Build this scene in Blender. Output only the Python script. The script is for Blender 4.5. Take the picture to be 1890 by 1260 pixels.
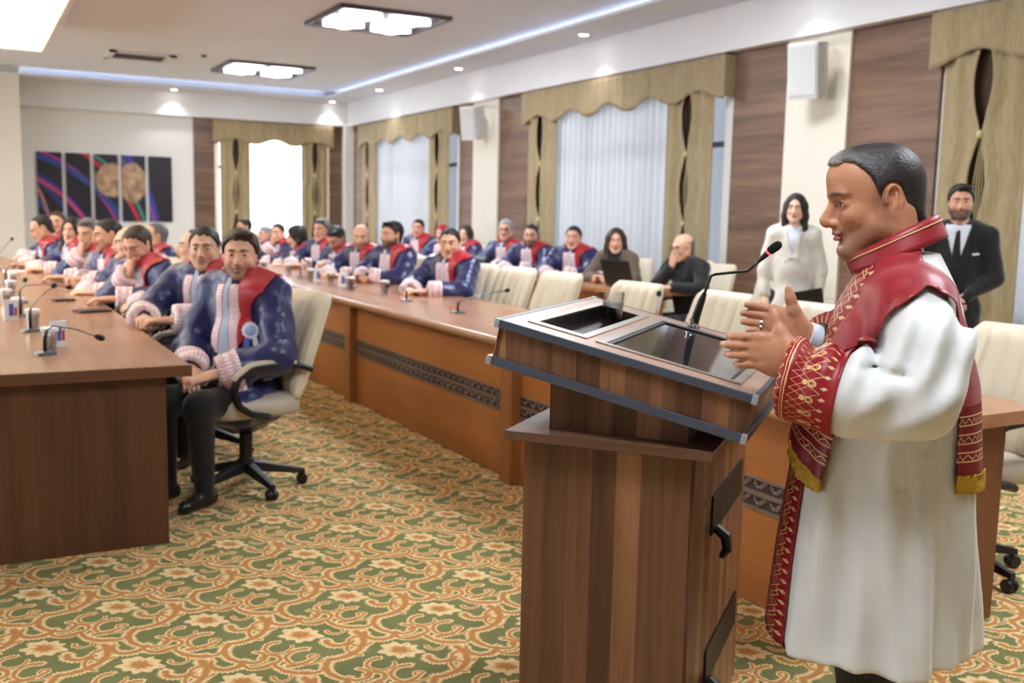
import bpy, bmesh, math, random
import numpy as np
from mathutils import Vector, Matrix

random.seed(7); np.random.seed(7)
for _o in list(bpy.data.objects): bpy.data.objects.remove(_o)
SC = bpy.context.scene
COL = SC.collection
rad = math.radians

# ------------------------------------------------------------------ camera, light, exposure
EYE = 1.48
def make_camera():
    yaw, pitch, roll = 0.5032, 0.1268, 0.0217
    F = Vector((math.sin(yaw)*math.cos(pitch), math.cos(yaw)*math.cos(pitch), -math.sin(pitch)))
    R = Vector((math.cos(yaw), -math.sin(yaw), 0)); U = R.cross(F)
    c, s = math.cos(roll), math.sin(roll)
    R2 = c*R + s*U; U2 = -s*R + c*U
    cd = bpy.data.cameras.new('camera'); cd.lens = 35; cd.sensor_width = 36; cd.clip_start = .05; cd.clip_end = 100
    cd.dof.use_dof = True; cd.dof.focus_distance = 2.35; cd.dof.aperture_fstop = 4.0
    co = bpy.data.objects.new('camera', cd); COL.objects.link(co)
    m = Matrix((R2, U2, -F)).transposed().to_4x4(); m.translation = (0, 0, EYE)
    co.matrix_world = m
    SC.camera = co
make_camera()
SC.view_settings.view_transform = 'Standard'; SC.view_settings.look = 'None'
SC.view_settings.gamma = 1; SC.view_settings.use_curve_mapping = False
SC.view_settings.exposure = 0.56
try:
    SC.cycles.use_denoising = True; SC.cycles.use_adaptive_sampling = True; SC.cycles.adaptive_threshold = .11; SC.cycles.adaptive_min_samples = 8; SC.cycles.use_light_tree = False; SC.cycles.max_bounces = 4; SC.cycles.diffuse_bounces = 3; SC.cycles.glossy_bounces = 2; SC.cycles.transmission_bounces = 3; SC.cycles.transparent_max_bounces = 6
    SC.cycles.sample_clamp_indirect = 6; SC.cycles.caustics_reflective = False; SC.cycles.caustics_refractive = False
except Exception: pass

W = bpy.data.worlds.new('sky'); SC.world = W; W.use_nodes = True
W.node_tree.nodes['Background'].inputs[0].default_value = (.86, .92, 1, 1)
W.node_tree.nodes['Background'].inputs[1].default_value = .4

FIX_E = 4.0       # glow of the flower lamps themselves
FIX_W = 80.0      # watts thrown down by each ceiling fixture
PEND_E = 1.5      # warm ornamental lamp
SPOT_W = 16.0     # each downlight
def area(name, loc, rot, sx, sy, power, col=(1, 1, 1)):
    l = bpy.data.lights.new(name, 'AREA'); l.shape = 'RECTANGLE'; l.size = sx; l.size_y = sy; l.energy = power; l.color = col
    o = bpy.data.objects.new(name, l); COL.objects.link(o); o.location = loc; o.rotation_euler = rot
    return o
# daylight outside the windows (right wall windows look at a shaded facade, the far one at open sky)
for i, (yc, pw) in enumerate(((16.9, 24), (10.35, 27), (3.5, 60))):
    area('daylight', (8.3, yc, 2.3), (0, rad(90), 0), 2.6, 4.0, pw, (.88, .93, 1))
for yc, pw in ((16.5, 400), (10.3, 320), (4.0, 110)): area('daylight', (-8.9, yc, 2.2), (0, rad(-90), 0), 2.8, 4.2, pw, (.90, .95, 1))   # windows of the opposite wall, out of view
area('daylight', (5.5, 21.3, 2.2), (rad(-90), 0, 0), 2.6, 3.0, 900, (.82, .90, 1))

# ------------------------------------------------------------------ mesh helpers
class MB:
    def __init__(s): s.v = []; s.f = []; s.uv = None
    def add(s, vs, fs):
        n = len(s.v); s.v += [tuple(p) for p in vs]; s.f += [tuple(i+n for i in f) for f in fs]; return s
    def box(s, x0, x1, y0, y1, z0, z1, M=None):
        vs = [Vector((x, y, z)) for x in (x0, x1) for y in (y0, y1) for z in (z0, z1)]
        if M is not None: vs = [M @ p for p in vs]
        return s.add(vs, [(0,1,3,2),(4,6,7,5),(0,4,5,1),(2,3,7,6),(0,2,6,4),(1,5,7,3)])
    def hexa(s, p8):   # 4 bottom then 4 top, both ccw
        return s.add(p8, [(3,2,1,0),(4,5,6,7),(0,1,5,4),(1,2,6,5),(2,3,7,6),(3,0,4,7)])
    def prism(s, pts, z0, z1, M=None):
        n = len(pts); vs = [Vector((x, y, z0)) for x, y in pts] + [Vector((x, y, z1)) for x, y in pts]
        if M is not None: vs = [M @ p for p in vs]
        return s.add(vs, [tuple(range(n-1, -1, -1)), tuple(range(n, 2*n))] + [(i, (i+1) % n, n+(i+1) % n, n+i) for i in range(n)])
    def lathe(s, prof, seg=20, M=None, cap=True):
        vs = []; n = len(prof)
        for i in range(seg):
            a = 2*math.pi*i/seg; c, t = math.cos(a), math.sin(a)
            vs += [Vector((r*c, r*t, z)) for r, z in prof]
        if M is not None: vs = [M @ p for p in vs]
        fs = []
        for i in range(seg):
            j = (i+1) % seg
            for k in range(n-1): fs.append((i*n+k, j*n+k, j*n+k+1, i*n+k+1))
        if cap:
            fs.append(tuple(i*n for i in range(seg-1, -1, -1))); fs.append(tuple(i*n+n-1 for i in range(seg)))
        return s.add(vs, fs)
    def tube(s, path, r, seg=8, close=False):
        P = [Vector(p) for p in path]; n = len(P); vs = []
        rr = r if isinstance(r, (list, tuple)) else [r]*n
        up = None
        for i in range(n):
            t = (P[min(i+1, n-1)] - P[max(i-1, 0)]).normalized()
            if up is None:
                up = Vector((0, 0, 1)) if abs(t.z) < .9 else Vector((1, 0, 0))
            a = t.cross(up).normalized(); b = a.cross(t).normalized(); up = b
            vs += [P[i] + rr[i]*(math.cos(2*math.pi*k/seg)*a + math.sin(2*math.pi*k/seg)*b) for k in range(seg)]
        fs = []
        for i in range(n-1):
            for k in range(seg):
                k2 = (k+1) % seg; fs.append((i*seg+k, i*seg+k2, (i+1)*seg+k2, (i+1)*seg+k))
        fs.append(tuple(range(seg-1, -1, -1))); fs.append(tuple((n-1)*seg+k for k in range(seg)))
        return s.add(vs, fs)
    def grid(s, fn, nu, nv, closed_u=False):
        vs = [fn(i/(nu-(0 if closed_u else 1)), j/(nv-1)) for i in range(nu) for j in range(nv)]
        fs = []
        for i in range(nu if closed_u else nu-1):
            i2 = (i+1) % nu
            for j in range(nv-1): fs.append((i*nv+j, i2*nv+j, i2*nv+j+1, i*nv+j+1))
        return s.add(vs, fs)
    def ell(s, c, r, seg=12, rings=8, M=None):
        vs = []; c = Vector(c)
        for i in range(rings+1):
            t = math.pi*i/rings
            for k in range(seg):
                a = 2*math.pi*k/seg
                p = Vector((r[0]*math.sin(t)*math.cos(a), r[1]*math.sin(t)*math.sin(a), r[2]*math.cos(t)))
                vs.append((M @ p if M is not None else p) + c)
        fs = []
        for i in range(rings):
            for k in range(seg):
                k2 = (k+1) % seg; fs.append((i*seg+k, (i+1)*seg+k, (i+1)*seg+k2, i*seg+k2))
        return s.add(vs, fs)
    def build(s, name, mat, parent=None, smooth=False, origin=None, bevel=0, solid=0):
        vs = s.v
        if origin is not None:
            o = Vector(origin); vs = [tuple(Vector(p)-o) for p in vs]
        me = bpy.data.meshes.new(name); me.from_pydata(vs, [], s.f); me.validate(); me.update()
        if bevel:
            bm = bmesh.new(); bm.from_mesh(me); bmesh.ops.remove_doubles(bm, verts=bm.verts, dist=1e-5)
            es = [e for e in bm.edges if len(e.link_faces) == 2 and e.calc_face_angle(0) > .5]
            bmesh.ops.bevel(bm, geom=es, offset=bevel, segments=2, affect='EDGES', profile=.6, clamp_overlap=True)
            bm.to_mesh(me); bm.free()
        if smooth:
            for p in me.polygons: p.use_smooth = True
            if smooth != 'all':
                try: me.set_sharp_from_angle(angle=rad(40))
                except Exception: pass
        if mat is not None:
            for m in (mat if isinstance(mat, (list, tuple)) else [mat]): me.materials.append(m)
        ob = bpy.data.objects.new(name, me); COL.objects.link(ob)
        if parent is not None: ob.parent = parent
        elif origin is not None: ob.location = origin
        if solid:
            md = ob.modifiers.new('thickness', 'SOLIDIFY'); md.thickness = solid; md.offset = 0
        return ob

def tag(o, label=None, cat=None, group=None, kind=None):
    if label: o['label'] = label
    if cat: o['category'] = cat
    if group: o['group'] = group
    if kind: o['kind'] = kind
    return o
def empty(name, loc=(0, 0, 0), rz=0):
    o = bpy.data.objects.new(name, None); COL.objects.link(o); o.location = loc; o.rotation_euler = (0, 0, rz); o.empty_display_size = .1
    return o
def copy_tree(o, parent=None):
    c = o.copy(); COL.objects.link(c); c.parent = parent
    for ch in list(o.children): copy_tree(ch, c)
    return c
def struct(o): o['kind'] = 'structure'; return o

# ------------------------------------------------------------------ node helper
class X:
    def __init__(s, nt, o): s.nt = nt; s.o = o
    def __add__(a, b): return mth('ADD', a, b)
    __radd__ = __add__
    def __sub__(a, b): return mth('SUBTRACT', a, b)
    def __rsub__(a, b): return mth('SUBTRACT', b, a)
    def __mul__(a, b): return mth('MULTIPLY', a, b)
    __rmul__ = __mul__
    def __truediv__(a, b): return mth('DIVIDE', a, b)
    def __neg__(a): return mth('MULTIPLY', a, -1)
def mth(op, *args, clamp=False):
    nt = next(a.nt for a in args if isinstance(a, X)); n = nt.nodes.new('ShaderNodeMath'); n.operation = op; n.use_clamp = clamp
    for i, a in enumerate(args):
        if isinstance(a, X): nt.links.new(a.o, n.inputs[i])
        else: n.inputs[i].default_value = a
    return X(nt, n.outputs[0])
def sabs(a): return mth('ABSOLUTE', a)
def smn(a, b): return mth('MINIMUM', a, b)
def smx(a, b): return mth('MAXIMUM', a, b)
def sstep(e0, e1, x):
    nt = x.nt; n = nt.nodes.new('ShaderNodeMapRange'); n.interpolation_type = 'SMOOTHSTEP'
    nt.links.new(x.o, n.inputs[0])
    for i, e in ((1, e0), (2, e1)):
        if isinstance(e, X): nt.links.new(e.o, n.inputs[i])
        else: n.inputs[i].default_value = e
    n.inputs[3].default_value = 0; n.inputs[4].default_value = 1
    return X(nt, n.outputs[0])
def cmix(f, a, b):
    nt = f.nt if isinstance(f, X) else a.nt; n = nt.nodes.new('ShaderNodeMix'); n.data_type = 'RGBA'
    if isinstance(f, X): nt.links.new(f.o, n.inputs[0])
    else: n.inputs[0].default_value = f
    for i, c in ((6, a), (7, b)):
        if isinstance(c, X): nt.links.new(c.o, n.inputs[i])
        else: n.inputs[i].default_value = (*c, 1)
    return X(nt, n.outputs[2])
def cmul(a, b):
    n = a.nt.nodes.new('ShaderNodeMix'); n.data_type = 'RGBA'; n.blend_type = 'MULTIPLY'; n.inputs[0].default_value = 1
    a.nt.links.new(a.o, n.inputs[6]); a.nt.links.new(b.o, n.inputs[7]); return X(a.nt, n.outputs[2])
def comb(x, y, z):
    nt = next(a.nt for a in (x, y, z) if isinstance(a, X)); n = nt.nodes.new('ShaderNodeCombineXYZ')
    for i, a in enumerate((x, y, z)):
        if isinstance(a, X): nt.links.new(a.o, n.inputs[i])
        else: n.inputs[i].default_value = a
    return X(nt, n.outputs[0])
def sepxyz(v):
    n = v.nt.nodes.new('ShaderNodeSeparateXYZ'); v.nt.links.new(v.o, n.inputs[0]); return [X(v.nt, n.outputs[i]) for i in range(3)]
def noise(v, scale, detail=3, rough=.5, dist=0, out=0):
    n = v.nt.nodes.new('ShaderNodeTexNoise'); v.nt.links.new(v.o, n.inputs['Vector']); n.inputs['Scale'].default_value = scale
    n.inputs['Detail'].default_value = detail; n.inputs['Roughness'].default_value = rough; n.inputs['Distortion'].default_value = dist
    return X(v.nt, n.outputs[out])
def wnoise(v):
    n = v.nt.nodes.new('ShaderNodeTexWhiteNoise'); n.noise_dimensions = '3D'; v.nt.links.new(v.o, n.inputs['Vector']); return X(v.nt, n.outputs[0])
def ramp(f, stops):
    n = f.nt.nodes.new('ShaderNodeValToRGB'); f.nt.links.new(f.o, n.inputs[0]); e = n.color_ramp.elements
    while len(e) < len(stops): e.new(.5)
    for i, (p, c) in enumerate(stops): e[i].position = p; e[i].color = (*c, 1)
    return X(f.nt, n.outputs[0])
class Mat:
    def __init__(s, name, rough=.5, metal=0, col=(.5, .5, .5), spec=.5):
        s.m = bpy.data.materials.new(name); s.m.use_nodes = True; s.nt = s.m.node_tree; s.b = s.nt.nodes['Principled BSDF']
        s.b.inputs['Base Color'].default_value = (*col, 1); s.b.inputs['Roughness'].default_value = rough
        s.b.inputs['Metallic'].default_value = metal; s.b.inputs['Specular IOR Level'].default_value = spec
        s.m.diffuse_color = (*col, 1)
    def co(s, which='Object'):
        n = s.nt.nodes.new('ShaderNodeTexCoord'); return X(s.nt, n.outputs[which])
    def pos(s):
        n = s.nt.nodes.new('ShaderNodeNewGeometry'); return X(s.nt, n.outputs['Position'])
    def attr(s, name, out='Color'):
        n = s.nt.nodes.new('ShaderNodeAttribute'); n.attribute_name = name; return X(s.nt, n.outputs[out])
    def set(s, inp, x): s.nt.links.new(x.o, s.b.inputs[inp]); return s
    def bump(s, h, strength=.3, dist=.01):
        n = s.nt.nodes.new('ShaderNodeBump'); s.nt.links.new(h.o, n.inputs['Height']); n.inputs['Strength'].default_value = strength
        n.inputs['Distance'].default_value = dist; s.nt.links.new(n.outputs[0], s.b.inputs['Normal']); return s
def lin(r, g, b):
    return tuple(((c/255)/12.92 if c/255 <= .04045 else ((c/255+.055)/1.055)**2.4) for c in (r, g, b))
def plain(name, rgb, rough=.5, metal=0, spec=.5, **kw):
    M = Mat(name, rough, metal, lin(*rgb), spec)
    for k, v in kw.items(): M.b.inputs[k].default_value = v
    return M.m
def emis(name, rgb, strength):
    M = Mat(name, .5, 0, lin(*rgb)); M.b.inputs['Emission Color'].default_value = (*lin(*rgb), 1); M.b.inputs['Emission Strength'].default_value = strength
    return M.m

def wood(name, dark, light, axis, freq=9, streak=.5, rough=.4, spec=.4, bands=0, mid=None):
    """grain runs along axis 0/1/2 of object space"""
    M = Mat(name, rough, 0, lin(*light), spec); p = sepxyz(M.co())
    q = [c*freq for c in p]; q[axis] = p[axis]*(freq*.06)
    a = noise(comb(*q), 1, 5, .62, .6)
    q2 = [c*freq*9 for c in p]; q2[axis] = p[axis]*freq*.25
    b = noise(comb(*q2), 1, 3, .6)
    t = a*(1-streak*.45) + b*(streak*.45)
    if bands:
        o = [i for i in range(3) if i != axis]
        s = mth('FLOOR', (p[o[0]]+p[o[1]]*1.013+.37)/bands)
        t = t + (wnoise(comb(s, 3.1, 1.7))-.5)*.42
    d, l = lin(*dark), lin(*light); mdl = lin(*mid) if mid else tuple((x+y)/2 for x, y in zip(d, l))
    c = ramp(t, [(.25, d), (.5, mdl), (.75, l)]); M.set('Base Color', c)
    M.bump(b, .06, .003)
    return M.m

# ------------------------------------------------------------------ materials
def make_carpet():
    M = Mat('carpet_floral', .95, 0, lin(110, 115, 70), .15); P = sepxyz(M.pos())
    nz = M.pos()
    wob = noise(nz, 38, 2, .5, 0, 1); w = sepxyz(wob)
    x = P[0] + (w[0]-.5)*.012; y = P[1] + (w[1]-.5)*.012
    # square lattice turned by 45 degrees, side .378
    s = (x-.979)*(1/.534) - (y-3.272)*(1/.534); t = (x-.979)*(1/.534) + (y-3.272)*(1/.534)
    def wrap(e): return e - mth('FLOOR', e+.5)
    def lat(dx, dy):  # from a sketch of the repeat
        det = -323250.; return ((dx*-330-390*dy)/det, (820*dy-135*dx)/det)
    best = None
    def circ(p0, p1, p2):
        ax, ay = p0; bx, by = p1; cx, cy = p2
        d = 2*(ax*(by-cy)+bx*(cy-ay)+cx*(ay-by))
        if abs(d) < 1e-6: d = 1e-6
        ux = ((ax*ax+ay*ay)*(by-cy)+(bx*bx+by*by)*(cy-ay)+(cx*cx+cy*cy)*(ay-by))/d
        uy = ((ax*ax+ay*ay)*(cx-bx)+(bx*bx+by*by)*(ax-cx)+(cx*cx+cy*cy)*(bx-ax))/d
        return ux, uy
    strokes = [  # three points on each arc, half widths at both ends (in repeats)
        ((-180,55),(-270,85),(-60,85), .030,.016), ((60,110),(-90,180),(70,220), .034,.020), ((70,220),(140,215),(200,195), .02,.012),
        ((160,165),(110,155),(95,175), .016,.02),
        ((460,-15),(400,110),(250,195), .055,.045), ((250,195),(280,300),(430,335), .050,.034), ((430,335),(560,310),(480,262), .034,.028),
        ((220,55),(290,90),(400,70), .05,.035), ((470,20),(520,95),(590,75), .028,.022), ((440,60),(430,150),(500,165), .028,.022),
        ((-280,-145),(-150,-85),(-30,-135), .036,.05), ((-30,-135),(60,-85),(180,-100), .03,.02),
        ((100,-160),(190,-180),(200,-120), .03,.03), ((200,-120),(130,-100),(60,-90), .04,.03),
        ((220,-110),(330,-60),(480,-50), .028,.05), ((330,-100),(450,-120),(540,-165), .045,.02), ((480,-50),(550,-70),(600,-85), .04,.025),
        ((220,-25),(280,0),(350,-40), .022,.014)]
    for p0, p1, p2, w0, w1 in strokes:
        a, b, c = lat(*p0), lat(*p1), lat(*p2)
        cx, cy = circ(a, b, c); r = math.hypot(a[0]-cx, a[1]-cy)
        if r > .38:   # nearly straight: bow it a little so it stays inside the repeat
            mx, my = (a[0]+c[0])/2, (a[1]+c[1])/2; nx, ny = -(c[1]-a[1]), c[0]-a[0]; sg = 1 if (b[0]-mx)*nx+(b[1]-my)*ny > 0 else -1
            b = (mx+sg*nx*.28, my+sg*ny*.28); cx, cy = circ(a, b, c); r = math.hypot(a[0]-cx, a[1]-cy)
        a0 = math.atan2(a[1]-cy, a[0]-cx); a1 = math.atan2(b[1]-cy, b[0]-cx); a2 = math.atan2(c[1]-cy, c[0]-cx)
        tp = 2*math.pi
        if (a1-a0) % tp < (a2-a0) % tp: start, span, wa, wb = a0, (a2-a0) % tp, w0, w1
        else: start, span, wa, wb = a2, (a0-a2) % tp, w1, w0
        dx = wrap(s-cx); dy = wrap(t-cy)
        rr = mth('SQRT', dx*dx+dy*dy); an = mth('ARCTAN2', dy, dx)
        mid = start+span/2
        da = an-mid; da = (da*(1/tp)); da = (da - mth('FLOOR', da+.5))*tp      # -pi..pi about the middle
        over = smx(sabs(da)-span/2, 0.0)*r
        rad_ = sabs(rr-r); dist = mth('SQRT', rad_*rad_+over*over)
        h = smn(smx(da*(1/span)+.5, 0.0), 1.0)
        wd = h*(wb-wa)+wa
        scal = mth('SINE', an*(26*max(r, .08)/.12))*.18+1.0
        q = dist/(wd*scal*1.36)
        best = q if best is None else smn(best, q)
    # the flower
    fx, fy = wrap(s), wrap(t); fr = mth('SQRT', fx*fx*.72+fy*fy*1.25); fa = mth('ARCTAN2', fy, fx)
    pet = mth('SINE', fa*9)*.02 + mth('SINE', fa*5+1)*.012 + .165
    q = fr/pet; best = smn(best, q)
    fn = noise(M.pos(), 60, 3, .6, 1.2)
    inside = sstep(1.06, .94, best)
    tone = noise(M.pos(), 75, 3, .65, .8)
    core = sstep(.75, .15, best)*.55 + tone*.85 - .12
    flowerish = sstep(1., .9, q)
    core = cmul(cmix(flowerish, (1, 1, 1), (.75, .75, .75)), cmix(core, (0, 0, 0), (1, 1, 1))) if False else core
    pc = ramp(core, [(.22, lin(238, 214, 164)), (.48, lin(222, 182, 126)), (.72, lin(188, 132, 80))])
    bgn = noise(M.pos(), 3.0, 4, .6); fine = noise(M.pos(), 260, 2, .6)
    bg = ramp(bgn*.7+fine*.3, [(.3, lin(106, 108, 66)), (.7, lin(140, 138, 92))])
    M.set('Base Color', cmix(inside, bg, pc))
    M.bump(fine, .25, .004)
    return M.m

CARPET = make_carpet()
def paint(name, rgb, rough=.75):
    M = Mat(name, rough, 0, lin(*rgb), .3); n = noise(M.pos(), 1.3, 3, .5)
    c = lin(*rgb); M.set('Base Color', ramp(n, [(.3, tuple(v*.97 for v in c)), (.7, c)])); return M.m
CEIL = paint('ceiling_paint', (230, 236, 250)); CREAM = paint('cream_wall_paint', (236, 228, 214)); WHITEP = paint('white_wall_paint', (232, 231, 228))
BULK = paint('bulkhead_paint', (238, 238, 240))
PANEL = wood('walnut_wall_panel', (78, 57, 46), (158, 126, 104), 1, 7, .5, .42, .4, mid=(122, 93, 76))
PANELX = wood('walnut_back_panel', (72, 52, 42), (148, 116, 96), 0, 7, .5, .42, .4, mid=(110, 84, 68))
TOPWOOD = wood('table_top_wood', (158, 108, 76), (192, 142, 106), 1, 5, .4, .22, .5)
FRONTWOOD = wood('table_front_wood', (146, 86, 44), (192, 124, 68), 1, 4, .4, .3, .5)
POSTWOOD = wood('table_post_wood', (138, 84, 46), (170, 112, 68), 2, 6, .4, .3, .5)
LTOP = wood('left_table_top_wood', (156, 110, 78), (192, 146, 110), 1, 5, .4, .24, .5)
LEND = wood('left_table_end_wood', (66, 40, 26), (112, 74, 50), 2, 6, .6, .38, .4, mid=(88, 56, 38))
LEDGE = wood('left_table_shaded_edge', (86, 52, 34), (126, 84, 58), 0, 6, .5, .35, .4)  # table wood with the shade of the front edge put into its colour
PODW = wood('podium_laminate', (78, 50, 35), (168, 118, 82), 2, 10, .6, .33, .45, bands=.062, mid=(120, 82, 58))
PODT = wood('podium_top_laminate', (140, 104, 84), (206, 168, 142), 1, 9, .6, .3, .5, mid=(176, 138, 114))
PODS = wood('podium_shelf_laminate', (72, 48, 36), (140, 102, 78), 1, 9, .6, .3, .45, mid=(104, 74, 56))
CARVE = plain('carved_dark_wood', (126, 106, 96), .38, 0, .5)
CARVE2 = plain('carved_recess_wood', (66, 50, 44), .5)
ALU = plain('slate_edge_profile', (86, 92, 108), .38, .45)
ALUL = plain('light_end_cap', (176, 182, 192), .35, .5)
STEEL = plain('brushed_frame', (176, 166, 158), .32, .85)
BLACK = plain('black_plastic', (20, 20, 22), .42)
BLACKM = plain('black_matte', (14, 14, 15), .75)
DARKIN = plain('dark_recess', (42, 26, 22), .25)
CHROME = plain('chrome', (205, 210, 216), .18, 1)
GREYM = plain('grey_metal', (120, 122, 126), .35, .8)
SCREEN = plain('dark_glass_screen', (26, 30, 36), .06, 0, .9)
LEATHER = plain('cream_leather', (226, 214, 190), .42, 0, .45)
LEATHS = plain('beige_leather_side', (196, 186, 168), .45, 0, .45)
BLKLEATH = plain('black_leather', (38, 38, 44), .45)
WHITEPL = plain('white_speaker_plastic', (226, 226, 226), .4)
PAPER = plain('white_paper', (238, 240, 244), .7)
LIDM = plain('white_cup_lid', (240, 240, 244), .35)
RED_LED = emis('red_ring', (255, 60, 60), 2.5)
BUTTON = plain('beige_curtain_knot', (206, 190, 138), .6)
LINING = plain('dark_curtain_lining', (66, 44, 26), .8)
def glassm(name, col=(1, 1, 1), rough=.03, mixf=.82):
    m = bpy.data.materials.new(name); m.use_nodes = True; nt = m.node_tree; nt.nodes.clear()
    o = nt.nodes.new('ShaderNodeOutputMaterial'); mx = nt.nodes.new('ShaderNodeMixShader'); tr = nt.nodes.new('ShaderNodeBsdfTransparent'); gl = nt.nodes.new('ShaderNodeBsdfGlossy')
    tr.inputs[0].default_value = (*col, 1); gl.inputs['Roughness'].default_value = rough
    fr = nt.nodes.new('ShaderNodeLayerWeight'); fr.inputs[0].default_value = 1-mixf
    nt.links.new(fr.outputs[1], mx.inputs[0]); nt.links.new(tr.outputs[0], mx.inputs[1]); nt.links.new(gl.outputs[0], mx.inputs[2]); nt.links.new(mx.outputs[0], o.inputs[0])
    return m
PANE = glassm('window_glass', (.95, .97, 1), .02, .85)
def clearglass(name, ior, col=(1, 1, 1)):
    M = Mat(name, .02, 0, col, .5); M.b.inputs['Transmission Weight'].default_value = 1; M.b.inputs['IOR'].default_value = ior; return M.m
GLASS = glassm('drinking_glass', (.96, .97, .98), .05, .5)
WATERC = glassm('clear_water', (.72, .76, .80), .06, .78)
WATER = glassm('water', (.80, .85, .88), .02, .6)
def cloth(name, rgb, rgb2, rough=.8, sheen=.3, scale=14, vert=True):
    M = Mat(name, rough, 0, lin(*rgb), .25); p = sepxyz(M.co()); q = comb(p[0]*scale*6, p[1]*scale*6, p[2]*scale*(.5 if vert else 6))
    n = noise(q, 1, 3, .6); M.set('Base Color', ramp(n, [(.3, lin(*rgb2)), (.7, lin(*rgb))])); M.b.inputs['Sheen Weight'].default_value = sheen
    M.bump(n, .1, .003); return M.m
GOLD = cloth('olive_gold_curtain', (176, 158, 122), (148, 130, 98), .75, .2)
def sheer(name, dens):
    m = bpy.data.materials.new(name); m.use_nodes = True; nt = m.node_tree; nt.nodes.clear()
    o = nt.nodes.new('ShaderNodeOutputMaterial'); d = nt.nodes.new('ShaderNodeBsdfDiffuse'); t = nt.nodes.new('ShaderNodeBsdfTranslucent'); tr = nt.nodes.new('ShaderNodeBsdfTransparent')
    d.inputs[0].default_value = (.82, .82, .83, 1); t.inputs[0].default_value = (.82, .82, .83, 1)
    a = nt.nodes.new('ShaderNodeMixShader'); a.inputs[0].default_value = .5; b = nt.nodes.new('ShaderNodeMixShader'); b.inputs[0].default_value = dens
    nt.links.new(d.outputs[0], a.inputs[1]); nt.links.new(t.outputs[0], a.inputs[2]); nt.links.new(tr.outputs[0], b.inputs[1]); nt.links.new(a.outputs[0], b.inputs[2]); nt.links.new(b.outputs[0], o.inputs[0])
    return m
SHEER = sheer('sheer_curtain', .95)
LAMPW = emis('lamp_glass', (240, 246, 255), FIX_E)
def pendant_mat():
    M = Mat('ornamental_lamp_glass', .5); p = M.pos(); n = M.nt.nodes.new('ShaderNodeTexVoronoi'); M.nt.links.new(p.o, n.inputs['Vector']); n.inputs['Scale'].default_value = 9; n.feature = 'DISTANCE_TO_EDGE'
    f = X(M.nt, n.outputs[0]); c = ramp(f, [(.0, lin(250, 206, 120)), (.05, lin(255, 236, 190)), (.16, lin(255, 250, 236))])
    M.set('Emission Color', c); M.b.inputs['Emission Strength'].default_value = PEND_E; return M.m
PENDM = pendant_mat()
DOWNL = emis('downlight_lens', (255, 252, 246), 12)
for _m in (LAMPW, DOWNL, RED_LED): _m.cycles.emission_sampling = 'NONE'
# ------------------------------------------------------------------ the room
XB, XW, YB, YW, ZC, ZS, ZB = 7.0, 7.15, 19.93, 20.08, 3.79, 3.66, 3.20
XL, YN = -7.5, -5.0
struct(MB().box(XL, XW+.2, YN, YW+.2, -.1, 0).build('floor', CARPET))
m = MB(); m.box(XL, 6.60, YN, 19.52, ZC, ZC+.12)
ceil = struct(m.build('ceiling', CEIL))
m = MB(); m.box(6.30, XB, YN, YB, ZS, ZS+.03); m.box(XL, 6.30, 19.22, YB, ZS, ZS+.03); m.box(6.60, XB, YN, YB, ZS+.03, ZC+.12); m.box(XL, 6.60, 19.52, YB, ZS+.03, ZC+.12)
m.build('soffit', CEIL, ceil)
for loc, rot, ln in (((6.58, 7.2, ZS+.065), (0, rad(97), 0), 24.0), ((-.4, 19.50, ZS+.065), (rad(-97), 0, 0), 13.5)):
    a_ = area('cove_light', loc, rot, .05, ln, 11, (.96, .97, 1)) if rot[0] == 0 else area('cove_light', loc, rot, ln, .05, 6.5, (.96, .97, 1))
m = MB(); m.box(XB, XW+.2, YN, YB+.3, ZB, ZC+.12); m.box(.93, XB, YB, YW+.2, ZB, ZC+.12)
m.build('bulkhead', BULK, ceil)

WIN = [(14.84, 19.23), (8.24, 12.53), (1.40, 5.70)]      # valance extents along the right wall
wr = struct(MB().box(XW, XW+.2, 13.45-.05, 14.29+.05, 0, ZB+.1).build('wall_right', WHITEP))
m = MB()
ys = [YN] + [e for w in sorted(WIN) for e in (w[0]+.15, w[1]-.15)] + [YW+.2]
for i in range(0, len(ys), 2): m.box(XW, XW+.2, ys[i], ys[i+1], 0, ZB+.1)
for a, b in WIN: m.box(XW, XW+.2, a+.15, b-.15, 0, .75); m.box(XW, XW+.2, a+.15, b-.15, 2.95, ZB+.1)
m.build('wall_core', WHITEP, wr)
for a, b in ((19.23, 19.86), (14.29, 14.84), (12.53, 13.45), (7.44, 8.24), (5.70, 6.66), (.5, 1.4), (-5, -.3)):
    MB().box(XW-.03, XW, a, b, 0, ZB).build('wood_panel', PANEL, wr)
for a, b in ((13.45, 14.29), (6.66, 7.44), (-.3, .5)):
    MB().box(XW-.06, XW, a, b, 0, ZB).build('pillar', CREAM, wr)
wb = struct(MB().box(.5, 3.95, YW, YW+.2, 0, ZB+.1).build('wall_back', WHITEP))
m = MB(); m.box(3.95, 4.42, YW, YW+.2, 0, ZB+.1); m.box(6.62, XW+.2, YW, YW+.2, 0, ZB+.1); m.box(4.42, 6.62, YW, YW+.2, 0, .7); m.box(4.42, 6.62, YW, YW+.2, 2.95, ZB+.1)
m.build('wall_core', WHITEP, wb)
for a, b in ((3.95, 4.34), (6.66, 6.93)): MB().box(a, b, YW-.03, YW, 0, ZB).build('wood_panel', PANELX, wb)
MB().box(6.93, XW, 19.86, YW, 0, ZB).build('corner_post', WHITEP, wb)
struct(MB().box(XL, .93, 19.3, YW+.2, 0, ZC).build('wall_pier', CREAM))
LW = [(14.4, 18.6), (8.2, 12.4), (1.9, 6.1)]     # windows of the opposite wall
m = MB(); ys = [YN] + [e for w in sorted(LW) for e in w] + [YW+.2]
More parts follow.
